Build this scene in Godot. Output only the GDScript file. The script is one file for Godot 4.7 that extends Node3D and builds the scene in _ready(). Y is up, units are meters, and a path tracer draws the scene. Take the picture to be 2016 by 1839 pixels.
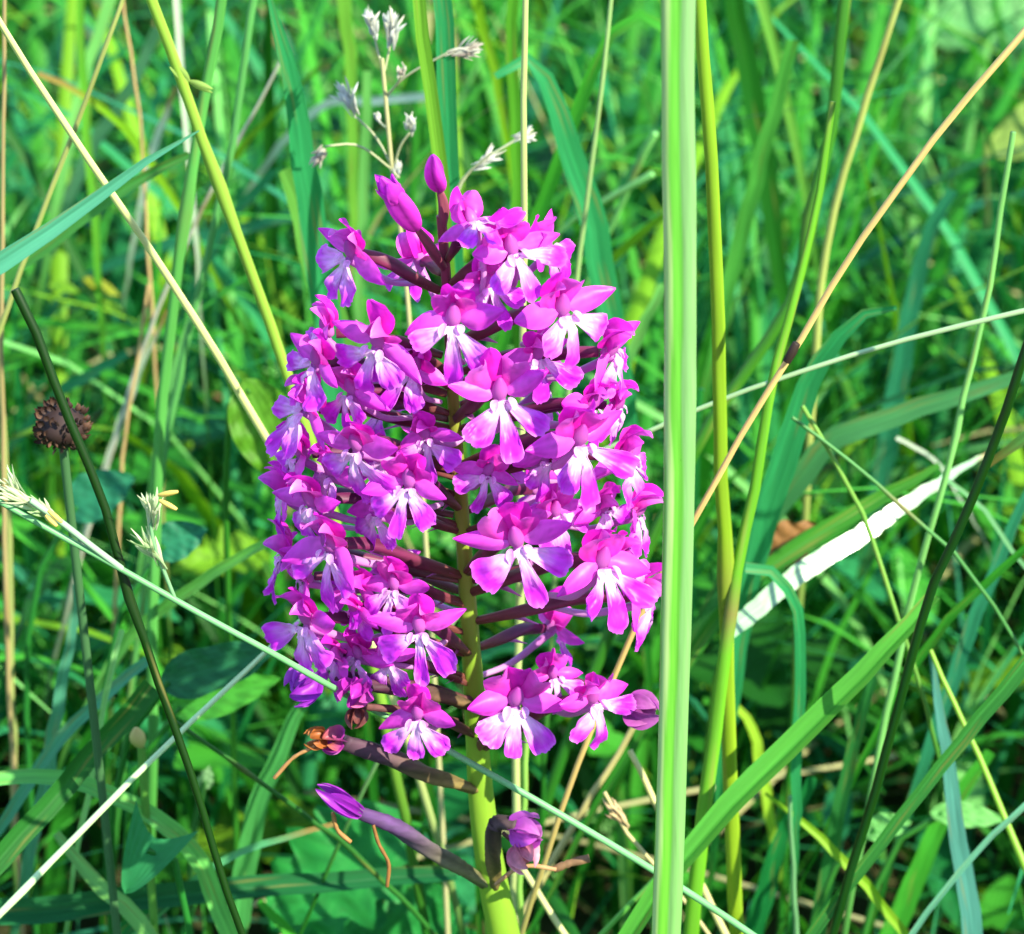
extends Node3D
# A pyramidal orchid in a summer meadow. Pixel-like numbers are positions measured on the photograph (2016 wide);
# each plant stands in its own upright plane z (in centimetres, 0 = the orchid, negative = behind it) and is rooted in the ground.

const PITCH := 28.0
const DIST := 0.45
const CENTER := Vector3(0, 0.19, 0)
const FOCAL := 93.9
const SUN_TO := Vector3(0.56, 0.66, 0.50)

var eye: Vector3
var fwd: Vector3
var rgt: Vector3
var upv: Vector3
var K: float
var rng := RandomNumberGenerator.new()
var wob := FastNoiseLite.new()
var used := {}
var leaf_mat: StandardMaterial3D
var gloss_mat: StandardMaterial3D
var shine_mat: StandardMaterial3D
var stem_mat: StandardMaterial3D
var petal_mat: StandardMaterial3D
var ovary_mat: StandardMaterial3D
var dry_mat: StandardMaterial3D
var soil_mat: StandardMaterial3D

# real (linear) colours
const GREEN := Color(0.026, 0.22, 0.020)
const FRESH := Color(0.052, 0.33, 0.030)
const LIME := Color(0.15, 0.36, 0.016)
const DEEP := Color(0.014, 0.115, 0.012)
const EMERALD := Color(0.012, 0.17, 0.038)
const TEAL := Color(0.028, 0.26, 0.085)
const BLUE := Color(0.026, 0.20, 0.10)
const PALE := Color(0.18, 0.52, 0.13)
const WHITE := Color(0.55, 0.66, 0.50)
const STRAW := Color(0.52, 0.53, 0.22)
const TAN := Color(0.46, 0.33, 0.14)
const BROWN := Color(0.17, 0.085, 0.035)

func _ready():
	rng.seed = 7
	wob.seed = 3
	wob.frequency = 1.0
	# ---------- camera, sky, sun, exposure
	var th := deg_to_rad(PITCH)
	fwd = Vector3(0, -sin(th), -cos(th))
	upv = Vector3(0, cos(th), -sin(th))
	rgt = Vector3.RIGHT
	eye = CENTER - fwd * DIST
	K = 24.0 / FOCAL / 1839.0
	var cam := Camera3D.new()
	cam.name = "camera"
	add_child(cam)
	cam.transform = Transform3D(Basis(rgt, upv, -fwd), eye)
	var att := CameraAttributesPhysical.new()
	att.frustum_focal_length = FOCAL
	att.frustum_focus_distance = 0.44
	att.frustum_near = 0.02
	att.frustum_far = 500.0
	att.exposure_aperture = 34.0
	cam.attributes = att
	cam.fov = rad_to_deg(2.0 * atan(12.0 / FOCAL))
	cam.near = 0.02
	cam.far = 500.0
	cam.current = true
	var env := Environment.new()
	env.background_mode = Environment.BG_SKY
	var sky := Sky.new()
	var sm := ProceduralSkyMaterial.new()
	sm.sky_top_color = Color(0.50, 0.63, 0.82)
	sm.sky_horizon_color = Color(0.84, 0.89, 0.92)
	sm.sky_energy_multiplier = 1.05
	sm.sky_curve = 0.15
	sm.ground_bottom_color = Color(0.12, 0.20, 0.08)
	sm.ground_horizon_color = Color(0.35, 0.45, 0.30)
	sky.sky_material = sm
	env.sky = sky
	env.tonemap_mode = Environment.TONE_MAPPER_LINEAR
	env.tonemap_exposure = 2.5
	env.sdfgi_enabled = true
	env.ssao_enabled = true
	env.ssil_enabled = true
	var we := WorldEnvironment.new()
	we.name = "world_environment"
	we.environment = env
	add_child(we)
	var sun := DirectionalLight3D.new()
	sun.name = "sun"
	sun.light_color = Color(1.0, 0.96, 0.88)
	sun.light_energy = 1.6
	sun.light_angular_distance = 0.5
	sun.shadow_enabled = true
	add_child(sun)
	sun.look_at_from_position(SUN_TO, Vector3.ZERO)
	make_materials()
	make_ground()
	make_meadow()
	make_background_plants()
	make_left_plants()
	make_right_plants()
	make_bottom_plants()
	make_seed_heads()
	make_clover_head()
	make_orchid()

# ------------------------------------------------------------------ helpers
func mat(rough: float, back: float, tint := Color.WHITE, spec := 0.5) -> StandardMaterial3D:
	var m := StandardMaterial3D.new()
	m.vertex_color_use_as_albedo = true
	m.roughness = rough
	m.metallic_specular = spec
	m.cull_mode = BaseMaterial3D.CULL_DISABLED
	if back > 0.0:
		m.backlight_enabled = true
		m.backlight = Color(tint.r * back, tint.g * back, tint.b * back).linear_to_srgb()
	return m

func make_materials():
	leaf_mat = mat(0.50, 0.85, Color(1.0, 1.0, 0.4), 0.28)
	gloss_mat = mat(0.30, 0.5, Color(1, 1, 0.8), 0.75)
	shine_mat = mat(0.26, 0.3, Color(1, 1, 0.9), 0.6)
	stem_mat = mat(0.45, 0.3, Color(1.0, 1.0, 0.6), 0.40)
	petal_mat = mat(0.42, 0.8, Color(1.0, 0.8, 1.0), 0.42)
	ovary_mat = mat(0.50, 0.12, Color(1, 0.7, 0.8), 0.45)
	dry_mat = mat(0.7, 0.4, Color(1, 0.95, 0.85))
	soil_mat = mat(0.95, 0.0, Color.WHITE, 0.2)
	# fine lengthwise veins on blades, as relief only
	var im := Image.create(64, 64, false, Image.FORMAT_RGBA8)
	for x in 64:
		for y in 64:
			var h := 0.5 + 0.3 * sin(x * TAU / 8.0) + 0.15 * wob.get_noise_2d(x * 0.9, y * 0.12)
			im.set_pixel(x, y, Color(h, h, h))
	im.bump_map_to_normal_map(2.0)
	var tx := ImageTexture.create_from_image(im)
	for m in [leaf_mat, gloss_mat]:
		m.normal_enabled = true
		m.normal_texture = tx
		m.normal_scale = 0.35

func ray(px: float, py: float) -> Vector3:
	return fwd + rgt * ((px - 1008.0) * K) + upv * ((919.5 - py) * K)

func at(px: float, py: float, zcm: float) -> Vector3:
	var d := ray(px, py)
	return eye + d * ((zcm * 0.01 - eye.z) / d.z)

func unit(p: Vector3) -> float:   # size of one photograph pixel at that point
	return (p - eye).dot(fwd) * K

func numbered(called: String) -> String:
	var n: int = used.get(called, 0)
	used[called] = n + 1
	return called if n == 0 else "%s_%03d" % [called, n]

func tag(o: Node, label: String, category: String, group := "", kind := ""):
	if label != "":
		o.set_meta("label", label)
	if category != "":
		o.set_meta("category", category)
	if group != "":
		o.set_meta("group", group)
	if kind != "":
		o.set_meta("kind", kind)

func put(called: String, mesh: Mesh, m: Material, parent: Node, where := Vector3.ZERO) -> MeshInstance3D:
	var o := MeshInstance3D.new()
	o.mesh = mesh
	o.material_override = m
	o.position = where
	if parent == self:
		o.name = numbered(called)
		add_child(o)
	else:
		var n := 0
		for c in parent.get_children():
			if str(c.name).begins_with(called):
				n += 1
		o.name = called if n == 0 else "%s_%03d" % [called, n]
		parent.add_child(o, true)
	return o

func thing(called: String, label: String, category: String, where: Vector3, group := "") -> Node3D:
	var o := Node3D.new()
	o.name = numbered(called)
	add_child(o)
	o.position = where
	tag(o, label, category, group)
	return o

# grid of rows x cols points -> mesh with smooth normals (PackedArrays), wrap joins the last column to the first
class Grid:
	var v := PackedVector3Array()
	var n := PackedVector3Array()
	var c := PackedColorArray()
	var uv := PackedVector2Array()
	var ix := PackedInt32Array()
	func add(points: PackedVector3Array, colors: PackedColorArray, rows: int, cols: int, wrap := false, ulen := 1.0):
		var base := v.size()
		var nn := PackedVector3Array()
		nn.resize(points.size())
		var last := cols if wrap else cols - 1
		for r in rows - 1:
			for k in last:
				var a := r * cols + k
				var b := r * cols + (k + 1) % cols
				var d := a + cols
				var e := b + cols
				var n1 := (points[b] - points[a]).cross(points[d] - points[a]) + (points[e] - points[b]).cross(points[d] - points[b])
				n1 = n1 * 1e6
				nn[a] += n1
				nn[b] += n1
				nn[d] += n1
				nn[e] += n1
				for q in [a, d, b, b, d, e]:
					ix.append(base + q)
		for i in points.size():
			v.append(points[i])
			n.append(nn[i].normalized() if nn[i].length_squared() > 0.0 else Vector3.UP)
			c.append(colors[i])
			uv.append(Vector2(float(i % cols) / maxf(1.0, cols - 1.0), float(i / cols) / rows * ulen))
	func mesh() -> ArrayMesh:
		var a := []
		a.resize(Mesh.ARRAY_MAX)
		a[Mesh.ARRAY_VERTEX] = v
		a[Mesh.ARRAY_NORMAL] = n
		a[Mesh.ARRAY_COLOR] = c
		a[Mesh.ARRAY_TEX_UV] = uv
		a[Mesh.ARRAY_INDEX] = ix
		var m := ArrayMesh.new()
		m.add_surface_from_arrays(Mesh.PRIMITIVE_TRIANGLES, a)
		return m

func spline(p: Array, steps: int) -> PackedVector3Array:   # evenly parametrised Catmull-Rom through the points
	var out := PackedVector3Array()
	if p.size() == 2:
		for i in steps + 1:
			out.append((p[0] as Vector3).lerp(p[1], float(i) / steps))
		return out
	var total := 0.0
	var lens := [0.0]
	for i in range(1, p.size()):
		total += (p[i] as Vector3).distance_to(p[i - 1])
		lens.append(total)
	for i in steps + 1:
		var s := total * i / steps
		var k := 0
		while k < p.size() - 2 and s > lens[k + 1]:
			k += 1
		var f: float = clampf((s - lens[k]) / maxf(1e-9, lens[k + 1] - lens[k]), 0.0, 1.0)
		var p1: Vector3 = p[k]
		var p2: Vector3 = p[k + 1]
		var p0: Vector3 = p[k - 1] if k > 0 else p1 * 2.0 - p2
		var p3: Vector3 = p[k + 2] if k + 2 < p.size() else p2 * 2.0 - p1
		# chord-scaled tangents keep uneven spacing from looping
		var d1 := p1.distance_to(p0)
		var d2 := p2.distance_to(p1)
		var d3 := p3.distance_to(p2)
		var m1 := ((p1 - p0) / maxf(d1, 1e-6) + (p2 - p1) / maxf(d2, 1e-6)) * 0.5 * d2
		var m2 := ((p2 - p1) / maxf(d2, 1e-6) + (p3 - p2) / maxf(d3, 1e-6)) * 0.5 * d2
		var f2 := f * f
		var f3 := f2 * f
		out.append(p1 * (2 * f3 - 3 * f2 + 1) + m1 * (f3 - 2 * f2 + f) + p2 * (-2 * f3 + 3 * f2) + m2 * (f3 - f2))
	return out

func tangent(p: PackedVector3Array, i: int) -> Vector3:
	return (p[mini(i + 1, p.size() - 1)] - p[maxi(i - 1, 0)]).normalized()

# closed round (or ribbed) rod; radii and colours are functions of t in 0..1
func rod(g: Grid, p: PackedVector3Array, radius: Callable, color: Callable, sides := 8, ribs := 0.0, twist := 0.0, nrib := 3.0, toward := Vector3.ZERO):
	var rows := p.size()
	var pts := PackedVector3Array()
	var cols := PackedColorArray()
	var ref := toward
	for i in rows:
		var t := tangent(p, i)
		var vdir := ref if ref != Vector3.ZERO else (eye - p[i]).normalized()
		var side := vdir.cross(t)
		if side.length() < 0.05:
			side = Vector3.RIGHT.cross(t)
		side = side.normalized()
		var nrm := t.cross(side)
		var f := float(i) / (rows - 1)
		var r: float = radius.call(f)
		for k in sides:
			var a := TAU * k / sides
			var rr := r * (1.0 + ribs * cos(nrib * (a + twist * f)))
			pts.append(p[i] + side * (cos(a) * rr) + nrm * (sin(a) * rr))
			cols.append(color.call(f, a))
	# caps
	var g2 := PackedVector3Array()
	var c2 := PackedColorArray()
	for k in sides:
		g2.append(p[0])
		c2.append(cols[k])
	g2.append_array(pts)
	c2.append_array(cols)
	for k in sides:
		g2.append(p[rows - 1])
		c2.append(cols[cols.size() - sides + k])
	g.add(g2, c2, rows + 2, sides, true)

# a blade: a sheet with a keel, its width given along t
func sheet(g: Grid, p: PackedVector3Array, width: Callable, color: Callable, roll: float, fold: float, across := 5, facing := Vector3.ZERO, twist := 0.0):
	var rows := p.size()
	var pts := PackedVector3Array()
	var cols := PackedColorArray()
	for i in rows:
		var t := tangent(p, i)
		var vdir := facing if facing != Vector3.ZERO else (eye - p[i]).normalized()
		var side := t.cross(vdir)
		if side.length() < 0.05:
			side = t.cross(Vector3.UP)
		side = side.normalized()
		var f := float(i) / (rows - 1)
		side = side.rotated(t, roll + twist * f)
		var nrm := side.cross(t)
		var w: float = width.call(f)
		for k in across:
			var u := 2.0 * k / (across - 1) - 1.0
			pts.append(p[i] + side * (u * w * 0.5) - nrm * ((1.0 - absf(u)) * w * 0.5 * fold))
			cols.append(color.call(f, u))
	var len := 0.0
	for i in range(1, rows):
		len += p[i].distance_to(p[i - 1])
	g.add(pts, cols, rows, across, false, maxf(1.0, len * 60.0))

func rooted(pts: Array, spread := 1.0) -> Array:   # carries the lower end on into the ground
	var p0: Vector3 = pts[0]
	if p0.y <= 0.0:
		return pts
	var d: Vector3 = (p0 - (pts[1] as Vector3)).normalized()
	var drift := Vector3(d.x, 0, d.z) * spread
	var reach := clampf(p0.y / maxf(0.25, -d.y), 0.01, 0.10)
	var foot := p0 + drift * reach * 0.8
	foot.y = -0.004
	var mid := p0.lerp(foot, 0.5) + drift * reach * 0.12
	return [foot, mid] + pts

func path3(flat: Array, z0: float, z1: float) -> Array:
	var n := flat.size() / 2
	var out := []
	var run := [0.0]
	for i in range(1, n):
		run.append(run[i - 1] + Vector2(flat[2 * i], flat[2 * i + 1]).distance_to(Vector2(flat[2 * i - 2], flat[2 * i - 1])))
	for i in n:
		out.append(at(flat[2 * i], flat[2 * i + 1], lerpf(z0, z1, run[i] / run[n - 1])))
	return out

func tint(c: Color, k: float) -> Color:
	return Color(c.r * k, c.g * k, c.b * k)

# One grass blade (flat) or stem (o.round) that shows alone in the photograph. Points run from its lower end to its tip.
func grass(called: String, label: String, flat: Array, z0: float, z1: float, w0: float, w1: float, col: Color, o := {}) -> MeshInstance3D:
	var p := path3(flat, z0, z1)
	if o.has("zs"):
		for i in p.size():
			p[i] = at(flat[2 * i], flat[2 * i + 1], o.zs[i])
	var visible_root: Vector3 = p[0]
	var u0 := unit(p[0])
	var u1 := unit(p[p.size() - 1])
	var ext: float = o.get("ext", 0.0)
	if ext > 0.0:
		var e: Vector3 = p[p.size() - 1]
		p.append(e + (e - (p[p.size() - 2] as Vector3)).normalized() * ext * 0.01)
	if not o.get("loose", false):
		p = rooted(p, o.get("spread", 1.0))
	var foot: Vector3 = p[0]
	for i in p.size():
		p[i] = (p[i] as Vector3) - foot
	var s := spline(p, 40)
	for i in range(2, s.size() - 1):
		var tt := float(i) * 0.35 + float(label.hash() % 89)
		s[i] += (rgt * wob.get_noise_2d(tt, 1.0) + Vector3(0, 0, 1) * wob.get_noise_2d(tt, 9.0)) * u0 * (5.0 if o.get("round", false) else 8.0)
	# the widths are those of the part that the photograph shows
	var lens := [0.0]
	for i in range(1, p.size()):
		lens.append(lens[i - 1] + (p[i] as Vector3).distance_to(p[i - 1]))
	var total: float = lens[p.size() - 1]
	var first: float = (lens[2] / total) if p.size() > flat.size() / 2 + (1 if ext > 0.0 else 0) else 0.0
	var last: float = (lens[p.size() - 2] / total) if ext > 0.0 else 1.0
	var seen := func(f: float) -> float: return clampf((f - first) / maxf(0.001, last - first), 0.0, 1.0)
	var seed_ := float(label.hash() % 977)
	var shift := foot
	var col2: Color = o.get("col2", col)
	var rim_c: Color = o.get("edge", Color(0, 0, 0, 0))
	var g := Grid.new()
	var knots: Array = o.get("nodes", [0.30 + 0.4 * float(label.hash() % 101) / 101.0] if o.get("round", false) and flat.size() > 7 else [])
	var worn: bool = label.hash() % 3 == 0 and w1 < 12.0 and not o.get("round", false)
	var shade := func(f: float, u: float) -> Color:
		var base := col.lerp(col2, f)
		var n := wob.get_noise_2d(seed_ + f * 9.0, u * 1.7)
		var n2 := wob.get_noise_2d(seed_ + 50.0 + f * 40.0, u * 4.0)
		var c := tint(base, 1.0 + 0.36 * n + 0.20 * n2)
		if f < first:
			c = tint(GREEN, 0.55 + 0.2 * n).lerp(c, smoothstep(first - 0.30, first - 0.04, f))
		if absf(u) < 0.1:
			c = tint(c, 1.18)
		else:
			c = tint(c, 1.0 + 0.07 * cos(u * 12.6))
		if worn and f > 0.93:
			c = c.lerp(Color(0.30, 0.20, 0.06), smoothstep(0.93, 0.985, f + 0.02 * n2))
		if n2 > 0.42:
			c = c.lerp(Color(0.22, 0.20, 0.05), 0.55)
		for k in knots:
			c = c.lerp(Color(0.20, 0.14, 0.05), 0.75 * exp(-pow((seen.call(f) - k - 0.012) / 0.010, 2.0)))
		if rim_c.a > 0.0 and u > 0.55:
			c = c.lerp(rim_c, 0.75)
		return c
	# radii and widths: from the root pixel width to the tip width, real size at each end
	var pw: float = o.get("pow", 1.6)
	var wm: float = o.get("mid", 0.0)
	if o.get("round", false):
		rod(g, s_world(s, shift), func(f):
			var fs: float = seen.call(f)
			var r := lerpf(w0 * u0, w1 * u1, fs) * 0.5
			for k in knots:
				r *= 1.0 + 0.35 * exp(-pow((fs - k) / 0.012, 2.0))
			return r, func(f, a): return shade.call(f, cos(a) * 0.5 + 0.5), 9)
	else:
		sheet(g, s_world(s, shift), func(f):
			var fs: float = seen.call(f)
			var w := lerpf(w0 * u0, w1 * u1, pow(fs, pw)) * (0.35 + 0.65 * smoothstep(first - 0.30, first, f))
			if wm > 0.0:
				w += wm * lerpf(u0, u1, fs) * sin(PI * fs)
			return maxf(w, 0.0001), shade, deg_to_rad(o.get("roll", 0.0)), o.get("fold", 0.25), 11, o.get("facing", Vector3.ZERO), deg_to_rad(o.get("twist", 0.0)))
	for i in g.v.size():
		g.v[i] -= shift
	var mm: Material = o.get("mat", stem_mat if o.get("round", false) else leaf_mat)
	var root := thing(called, label, o.get("cat", "tall grass" if o.get("round", false) else "grass plant"), foot, o.get("group", ""))
	return put("stalk" if o.get("round", false) else "blade", g.mesh(), mm, root)

func s_world(s: PackedVector3Array, shift: Vector3) -> PackedVector3Array:
	var out := PackedVector3Array()
	for q in s:
		out.append(q + shift)
	return out

# ------------------------------------------------------------------ setting
func make_ground():
	var g := Grid.new()
	var n := 90
	var pts := PackedVector3Array()
	var cols := PackedColorArray()
	for r in n:
		for k in n:
			var a := 2.0 * k / (n - 1) - 1.0
			var b := 2.0 * r / (n - 1) - 1.0
			var x := a * 0.8 + pow(a, 9.0) * 119.2
			var z := -0.3 + b * 0.9 + pow(b, 9.0) * 119.1
			var h := 0.006 * wob.get_noise_2d(x * 30.0, z * 30.0) + 0.003 * wob.get_noise_2d(x * 120.0, z * 120.0)
			pts.append(Vector3(x, h - 0.006, z))
			var d := 0.5 + 0.5 * wob.get_noise_2d(x * 60.0 + 9.0, z * 60.0)
			cols.append(Color(0.030, 0.026, 0.014).lerp(Color(0.05, 0.065, 0.02), d))
	g.add(pts, cols, n, n)
	var o := put("ground", g.mesh(), soil_mat, self)
	tag(o, "dark bare soil under the meadow plants", "ground", "", "structure")

func bend_mesh(length: float, width: float, lean: float, curl: float, fold: float, rows := 9) -> ArrayMesh:
	var p := PackedVector3Array()
	var q := Vector3.ZERO
	for i in rows:
		p.append(q)
		var a := lean + curl * pow(float(i) / (rows - 1), 1.5)
		q += Vector3(0, cos(a), sin(a)) * length / (rows - 1)
	var g := Grid.new()
	sheet(g, p, func(f): return maxf(width * (1.0 - pow(f, 2.2)) * minf(1.0, 0.55 + f * 2.0), 0.0002), func(f, u):
		return tint(Color.WHITE, 0.86 + 0.14 * f + (0.12 if absf(u) < 0.2 else 0.0) + 0.12 * wob.get_noise_2d(f * 12.0 + width * 9000.0, u * 2.0)), 0.0, fold, 5, Vector3(0, 0.05, 1))
	return g.mesh()

func leaf_mesh(length: float, width: float, teeth: int, depth: float, cup: float, droop: float) -> ArrayMesh:   # one broad leaf, stalk at the origin
	var g := Grid.new()
	var rows := 25
	var across := 9
	var pts := PackedVector3Array()
	var cols := PackedColorArray()
	for r in rows:
		var f := float(r) / (rows - 1)
		var w := width * 0.5 * pow(sin(PI * pow(f, 0.8)), 0.75)
		if teeth > 0:
			w *= 1.0 - depth * (0.5 + 0.5 * cos(f * teeth * TAU))
		for k in across:
			var u := 2.0 * k / (across - 1) - 1.0
			var y := cup * absf(u) * w - droop * f * f * length + 0.05 * width * sin(f * 25.0 + absf(u) * 4.0) * absf(u)
			pts.append(Vector3(u * w, y, f * length + absf(u) * w * 0.5 * depth))
			var vein := 1.5 if absf(u) < 0.15 else 0.92 + 0.20 * sin(f * 40.0 - absf(u) * 9.0)
			cols.append(tint(Color.WHITE, vein * (0.95 + 0.2 * wob.get_noise_2d(f * 7.0, u * 3.0 + length * 500.0))))
	g.add(pts, cols, rows, across)
	return g.mesh()

func trefoil_mesh(size: float) -> ArrayMesh:
	var g := Grid.new()
	for q in 3:
		var a := TAU * q / 3.0
		var pts := PackedVector3Array()
		var cols := PackedColorArray()
		for r in 7:
			var f := r / 6.0
			var w := size * 0.42 * pow(sin(PI * pow(f, 0.62) * 0.97), 0.8)
			for k in 5:
				var u := k / 2.0 - 1.0
				var v := Vector3(u * w, 0.25 * absf(u) * w + 0.12 * size * f, f * size)
				pts.append(v.rotated(Vector3.UP, a))
				cols.append(tint(Color.WHITE, (1.15 if k == 2 else 0.95) - 0.12 * f))
		g.add(pts, cols, 7, 5)
	return g.mesh()

func scatter(called: String, label: String, category: String, mesh: Mesh, m: Material, spots: Array, colors: Array):
	var mm := MultiMesh.new()
	mm.transform_format = MultiMesh.TRANSFORM_3D
	mm.use_colors = true
	mm.mesh = mesh
	mm.instance_count = spots.size()
	for i in spots.size():
		mm.set_instance_transform(i, spots[i])
		mm.set_instance_color(i, colors[i])
	var o := MultiMeshInstance3D.new()
	o.multimesh = mm
	o.material_override = m
	o.name = numbered(called)
	add_child(o)
	tag(o, label, category, "", "stuff")

func frame_floor(z: float) -> float:   # height of the lower edge of the view at that depth
	return eye.y - (eye.z - z) * 0.708

func pick_green() -> Color:
	var r := rng.randf()
	var c := GREEN
	if r < 0.12:
		c = DEEP
	elif r < 0.26:
		c = EMERALD
	elif r < 0.54:
		c = FRESH
	elif r < 0.70:
		c = TEAL
	elif r < 0.77:
		c = LIME
	elif r < 0.80:
		c = BLUE
	elif r < 0.86:
		c = PALE
	return tint(c, rng.randf_range(0.85, 1.3))

func make_meadow():
	var kinds := []
	# length, width, lean, curl, fold
	kinds.append([0.17, 0.0028, 0.10, 0.35, 0.3])
	kinds.append([0.21, 0.0036, 0.15, 1.15, 0.35])
	kinds.append([0.15, 0.0023, 0.30, 0.50, 0.2])
	kinds.append([0.19, 0.0045, 0.20, 1.75, 0.3])
	kinds.append([0.14, 0.0017, 0.75, 0.45, 0.2])
	kinds.append([0.16, 0.0052, 0.35, 1.20, 0.4])
	var names := ["upright narrow grass blades filling the meadow behind the orchid", "arching grass blades in the meadow behind the orchid", "leaning thin grass blades behind the orchid", "drooping bent over grass blades behind the orchid", "fine slanting grass blades low in the meadow", "broad arching grass blades low behind the orchid"]
	for q in kinds.size():
		var kd: Array = kinds[q]
		var spots := []
		var cols := []
		var count: int = [850, 1300, 1900, 1500, 5200, 950][q]
		while spots.size() < count:
			var z := rng.randf_range(-1.25, 0.25)
			if rng.randf() < 0.25:
				z = rng.randf_range(-0.36, -0.03)
			var x := rng.randf_range(-0.42, 0.42) * (0.75 + 0.4 * (0.25 - z))
			var s := rng.randf_range(0.6, 1.15)
			var top: float = kd[0] * s * 0.95
			if z > -0.16:
				# round the orchid the sward stays below the view, so that nothing stands before it
				var limit := frame_floor(z) - 0.005 if absf(x) < 0.13 else 0.12
				if z > -0.10:
					limit = minf(limit, 0.10)
				if top > limit:
					s *= clampf(limit / top, 0.2, 1.0)
			if s < 0.28:
				continue
			var b := Basis(Vector3.UP, rng.randf() * TAU) * Basis(Vector3.RIGHT, rng.randf_range(-0.25, 0.35))
			b = b.scaled(Vector3.ONE * s)
			spots.append(Transform3D(b, Vector3(x, -0.004, z)))
			cols.append(pick_green() if rng.randf() > 0.025 else tint(STRAW, rng.randf_range(0.4, 0.9)))
		scatter("meadow_grass", names[q], "grass", bend_mesh(kd[0], kd[1], kd[2], kd[3], kd[4]), leaf_mat, spots, cols)
	# low leafy ground cover
	var lm := [trefoil_mesh(0.010), leaf_mesh(0.024, 0.009, 0, 0.0, 0.3, 0.25), leaf_mesh(0.030, 0.017, 6, 0.45, 0.25, 0.3), leaf_mesh(0.015, 0.006, 0, 0.0, 0.2, 0.1)]
	var ln := ["clover leaflets low in the meadow", "smooth oval leaves low in the meadow", "jagged leaves low in the meadow", "small narrow leaves between the grass"]
	var lc := [1400, 1300, 1300, 2400]
	for q in 4:
		var spots := []
		var cols := []
		for i in lc[q]:
			var z := rng.randf_range(-1.2, 0.15)
			var x := rng.randf_range(-0.38, 0.38) * (0.75 + 0.4 * (0.25 - z))
			var h := rng.randf_range(0.002, 0.075)
			if z > -0.14:
				h = minf(h, maxf(0.003, frame_floor(z) - 0.03))
				h = minf(h, 0.06)
			var b := Basis(Vector3.UP, rng.randf() * TAU) * Basis(Vector3.RIGHT, rng.randf_range(-0.7, 0.5)) * Basis(Vector3.BACK, rng.randf_range(-0.5, 0.5))
			spots.append(Transform3D(b.scaled(Vector3.ONE * rng.randf_range(0.6, 1.25)), Vector3(x, h, z)))
			var c := pick_green()
			cols.append(tint(c, 0.85))
		scatter("leafy_ground_cover", ln[q], "ground cover", lm[q], leaf_mat, spots, cols)
	# dead stalks lying criss-cross
	var g := Grid.new()
	rod(g, spline([Vector3(0, 0, -0.06), Vector3(0.001, 0.004, 0), Vector3(0, 0, 0.06)], 6), func(_f): return 0.0005, func(_f, _a): return Color.WHITE, 5, 0.0, 0.0, 3.0, Vector3.UP)
	var sp := []
	var sc := []
	for i in 170:
		var z := rng.randf_range(-1.1, 0.1)
		var x := rng.randf_range(-0.35, 0.35) * (0.75 + 0.4 * (0.25 - z))
		var h := rng.randf_range(0.003, 0.05)
		if z > -0.14:
			h = minf(h, maxf(0.003, frame_floor(z) - 0.05))
		var b := Basis(Vector3.UP, rng.randf() * TAU) * Basis(Vector3.RIGHT, rng.randf_range(-0.4, 0.4))
		sp.append(Transform3D(b, Vector3(x, h, z)))
		sc.append(tint(STRAW if rng.randf() < 0.6 else TAN, rng.randf_range(0.5, 1.0)))
	scatter("dead_stalks", "thin dry straw stalks lying among the green grass", "straw", g.mesh(), dry_mat, sp, sc)

# ------------------------------------------------------------------ plants that show one by one
func broad_leaf(called: String, label: String, px: float, py: float, z: float, mesh: Mesh, col: Color, aim: Vector3, face: Vector3, size := 1.0) -> MeshInstance3D:
	# mesh lies along +z with its upper face +y; aim is the way the tip points, face the way the upper side looks
	var p := at(px, py, z)
	var zz := aim.normalized()
	var xx := face.cross(zz).normalized()
	var yy := zz.cross(xx)
	var a := mesh.surface_get_arrays(0)
	var cc: PackedColorArray = a[Mesh.ARRAY_COLOR]
	for i in cc.size():
		cc[i] = Color(cc[i].r * col.r, cc[i].g * col.g, cc[i].b * col.b)
	a[Mesh.ARRAY_COLOR] = cc
	var blade_mesh := ArrayMesh.new()
	blade_mesh.add_surface_from_arrays(Mesh.PRIMITIVE_TRIANGLES, a)
	var root := thing(called, label, "leafy plant", Vector3(p.x, -0.004, p.z) - zz * Vector3(1, 0, 1) * 0.01)
	var foot := root.position
	var l := put("leaf_blade", blade_mesh, leaf_mat, root, p - foot)
	l.basis = Basis(xx, yy, zz).scaled_local(Vector3.ONE * size)
	var g := Grid.new()
	rod(g, spline([Vector3.ZERO, (p - foot) * 0.5 - zz * 0.006, p - foot, p - foot + zz * 0.002], 10), func(_f): return 0.0005, func(_f, _a): return tint(col.lerp(GREEN, 0.85), 0.7), 6)
	put("leaf_stalk", g.mesh(), stem_mat, root)
	return l

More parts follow.
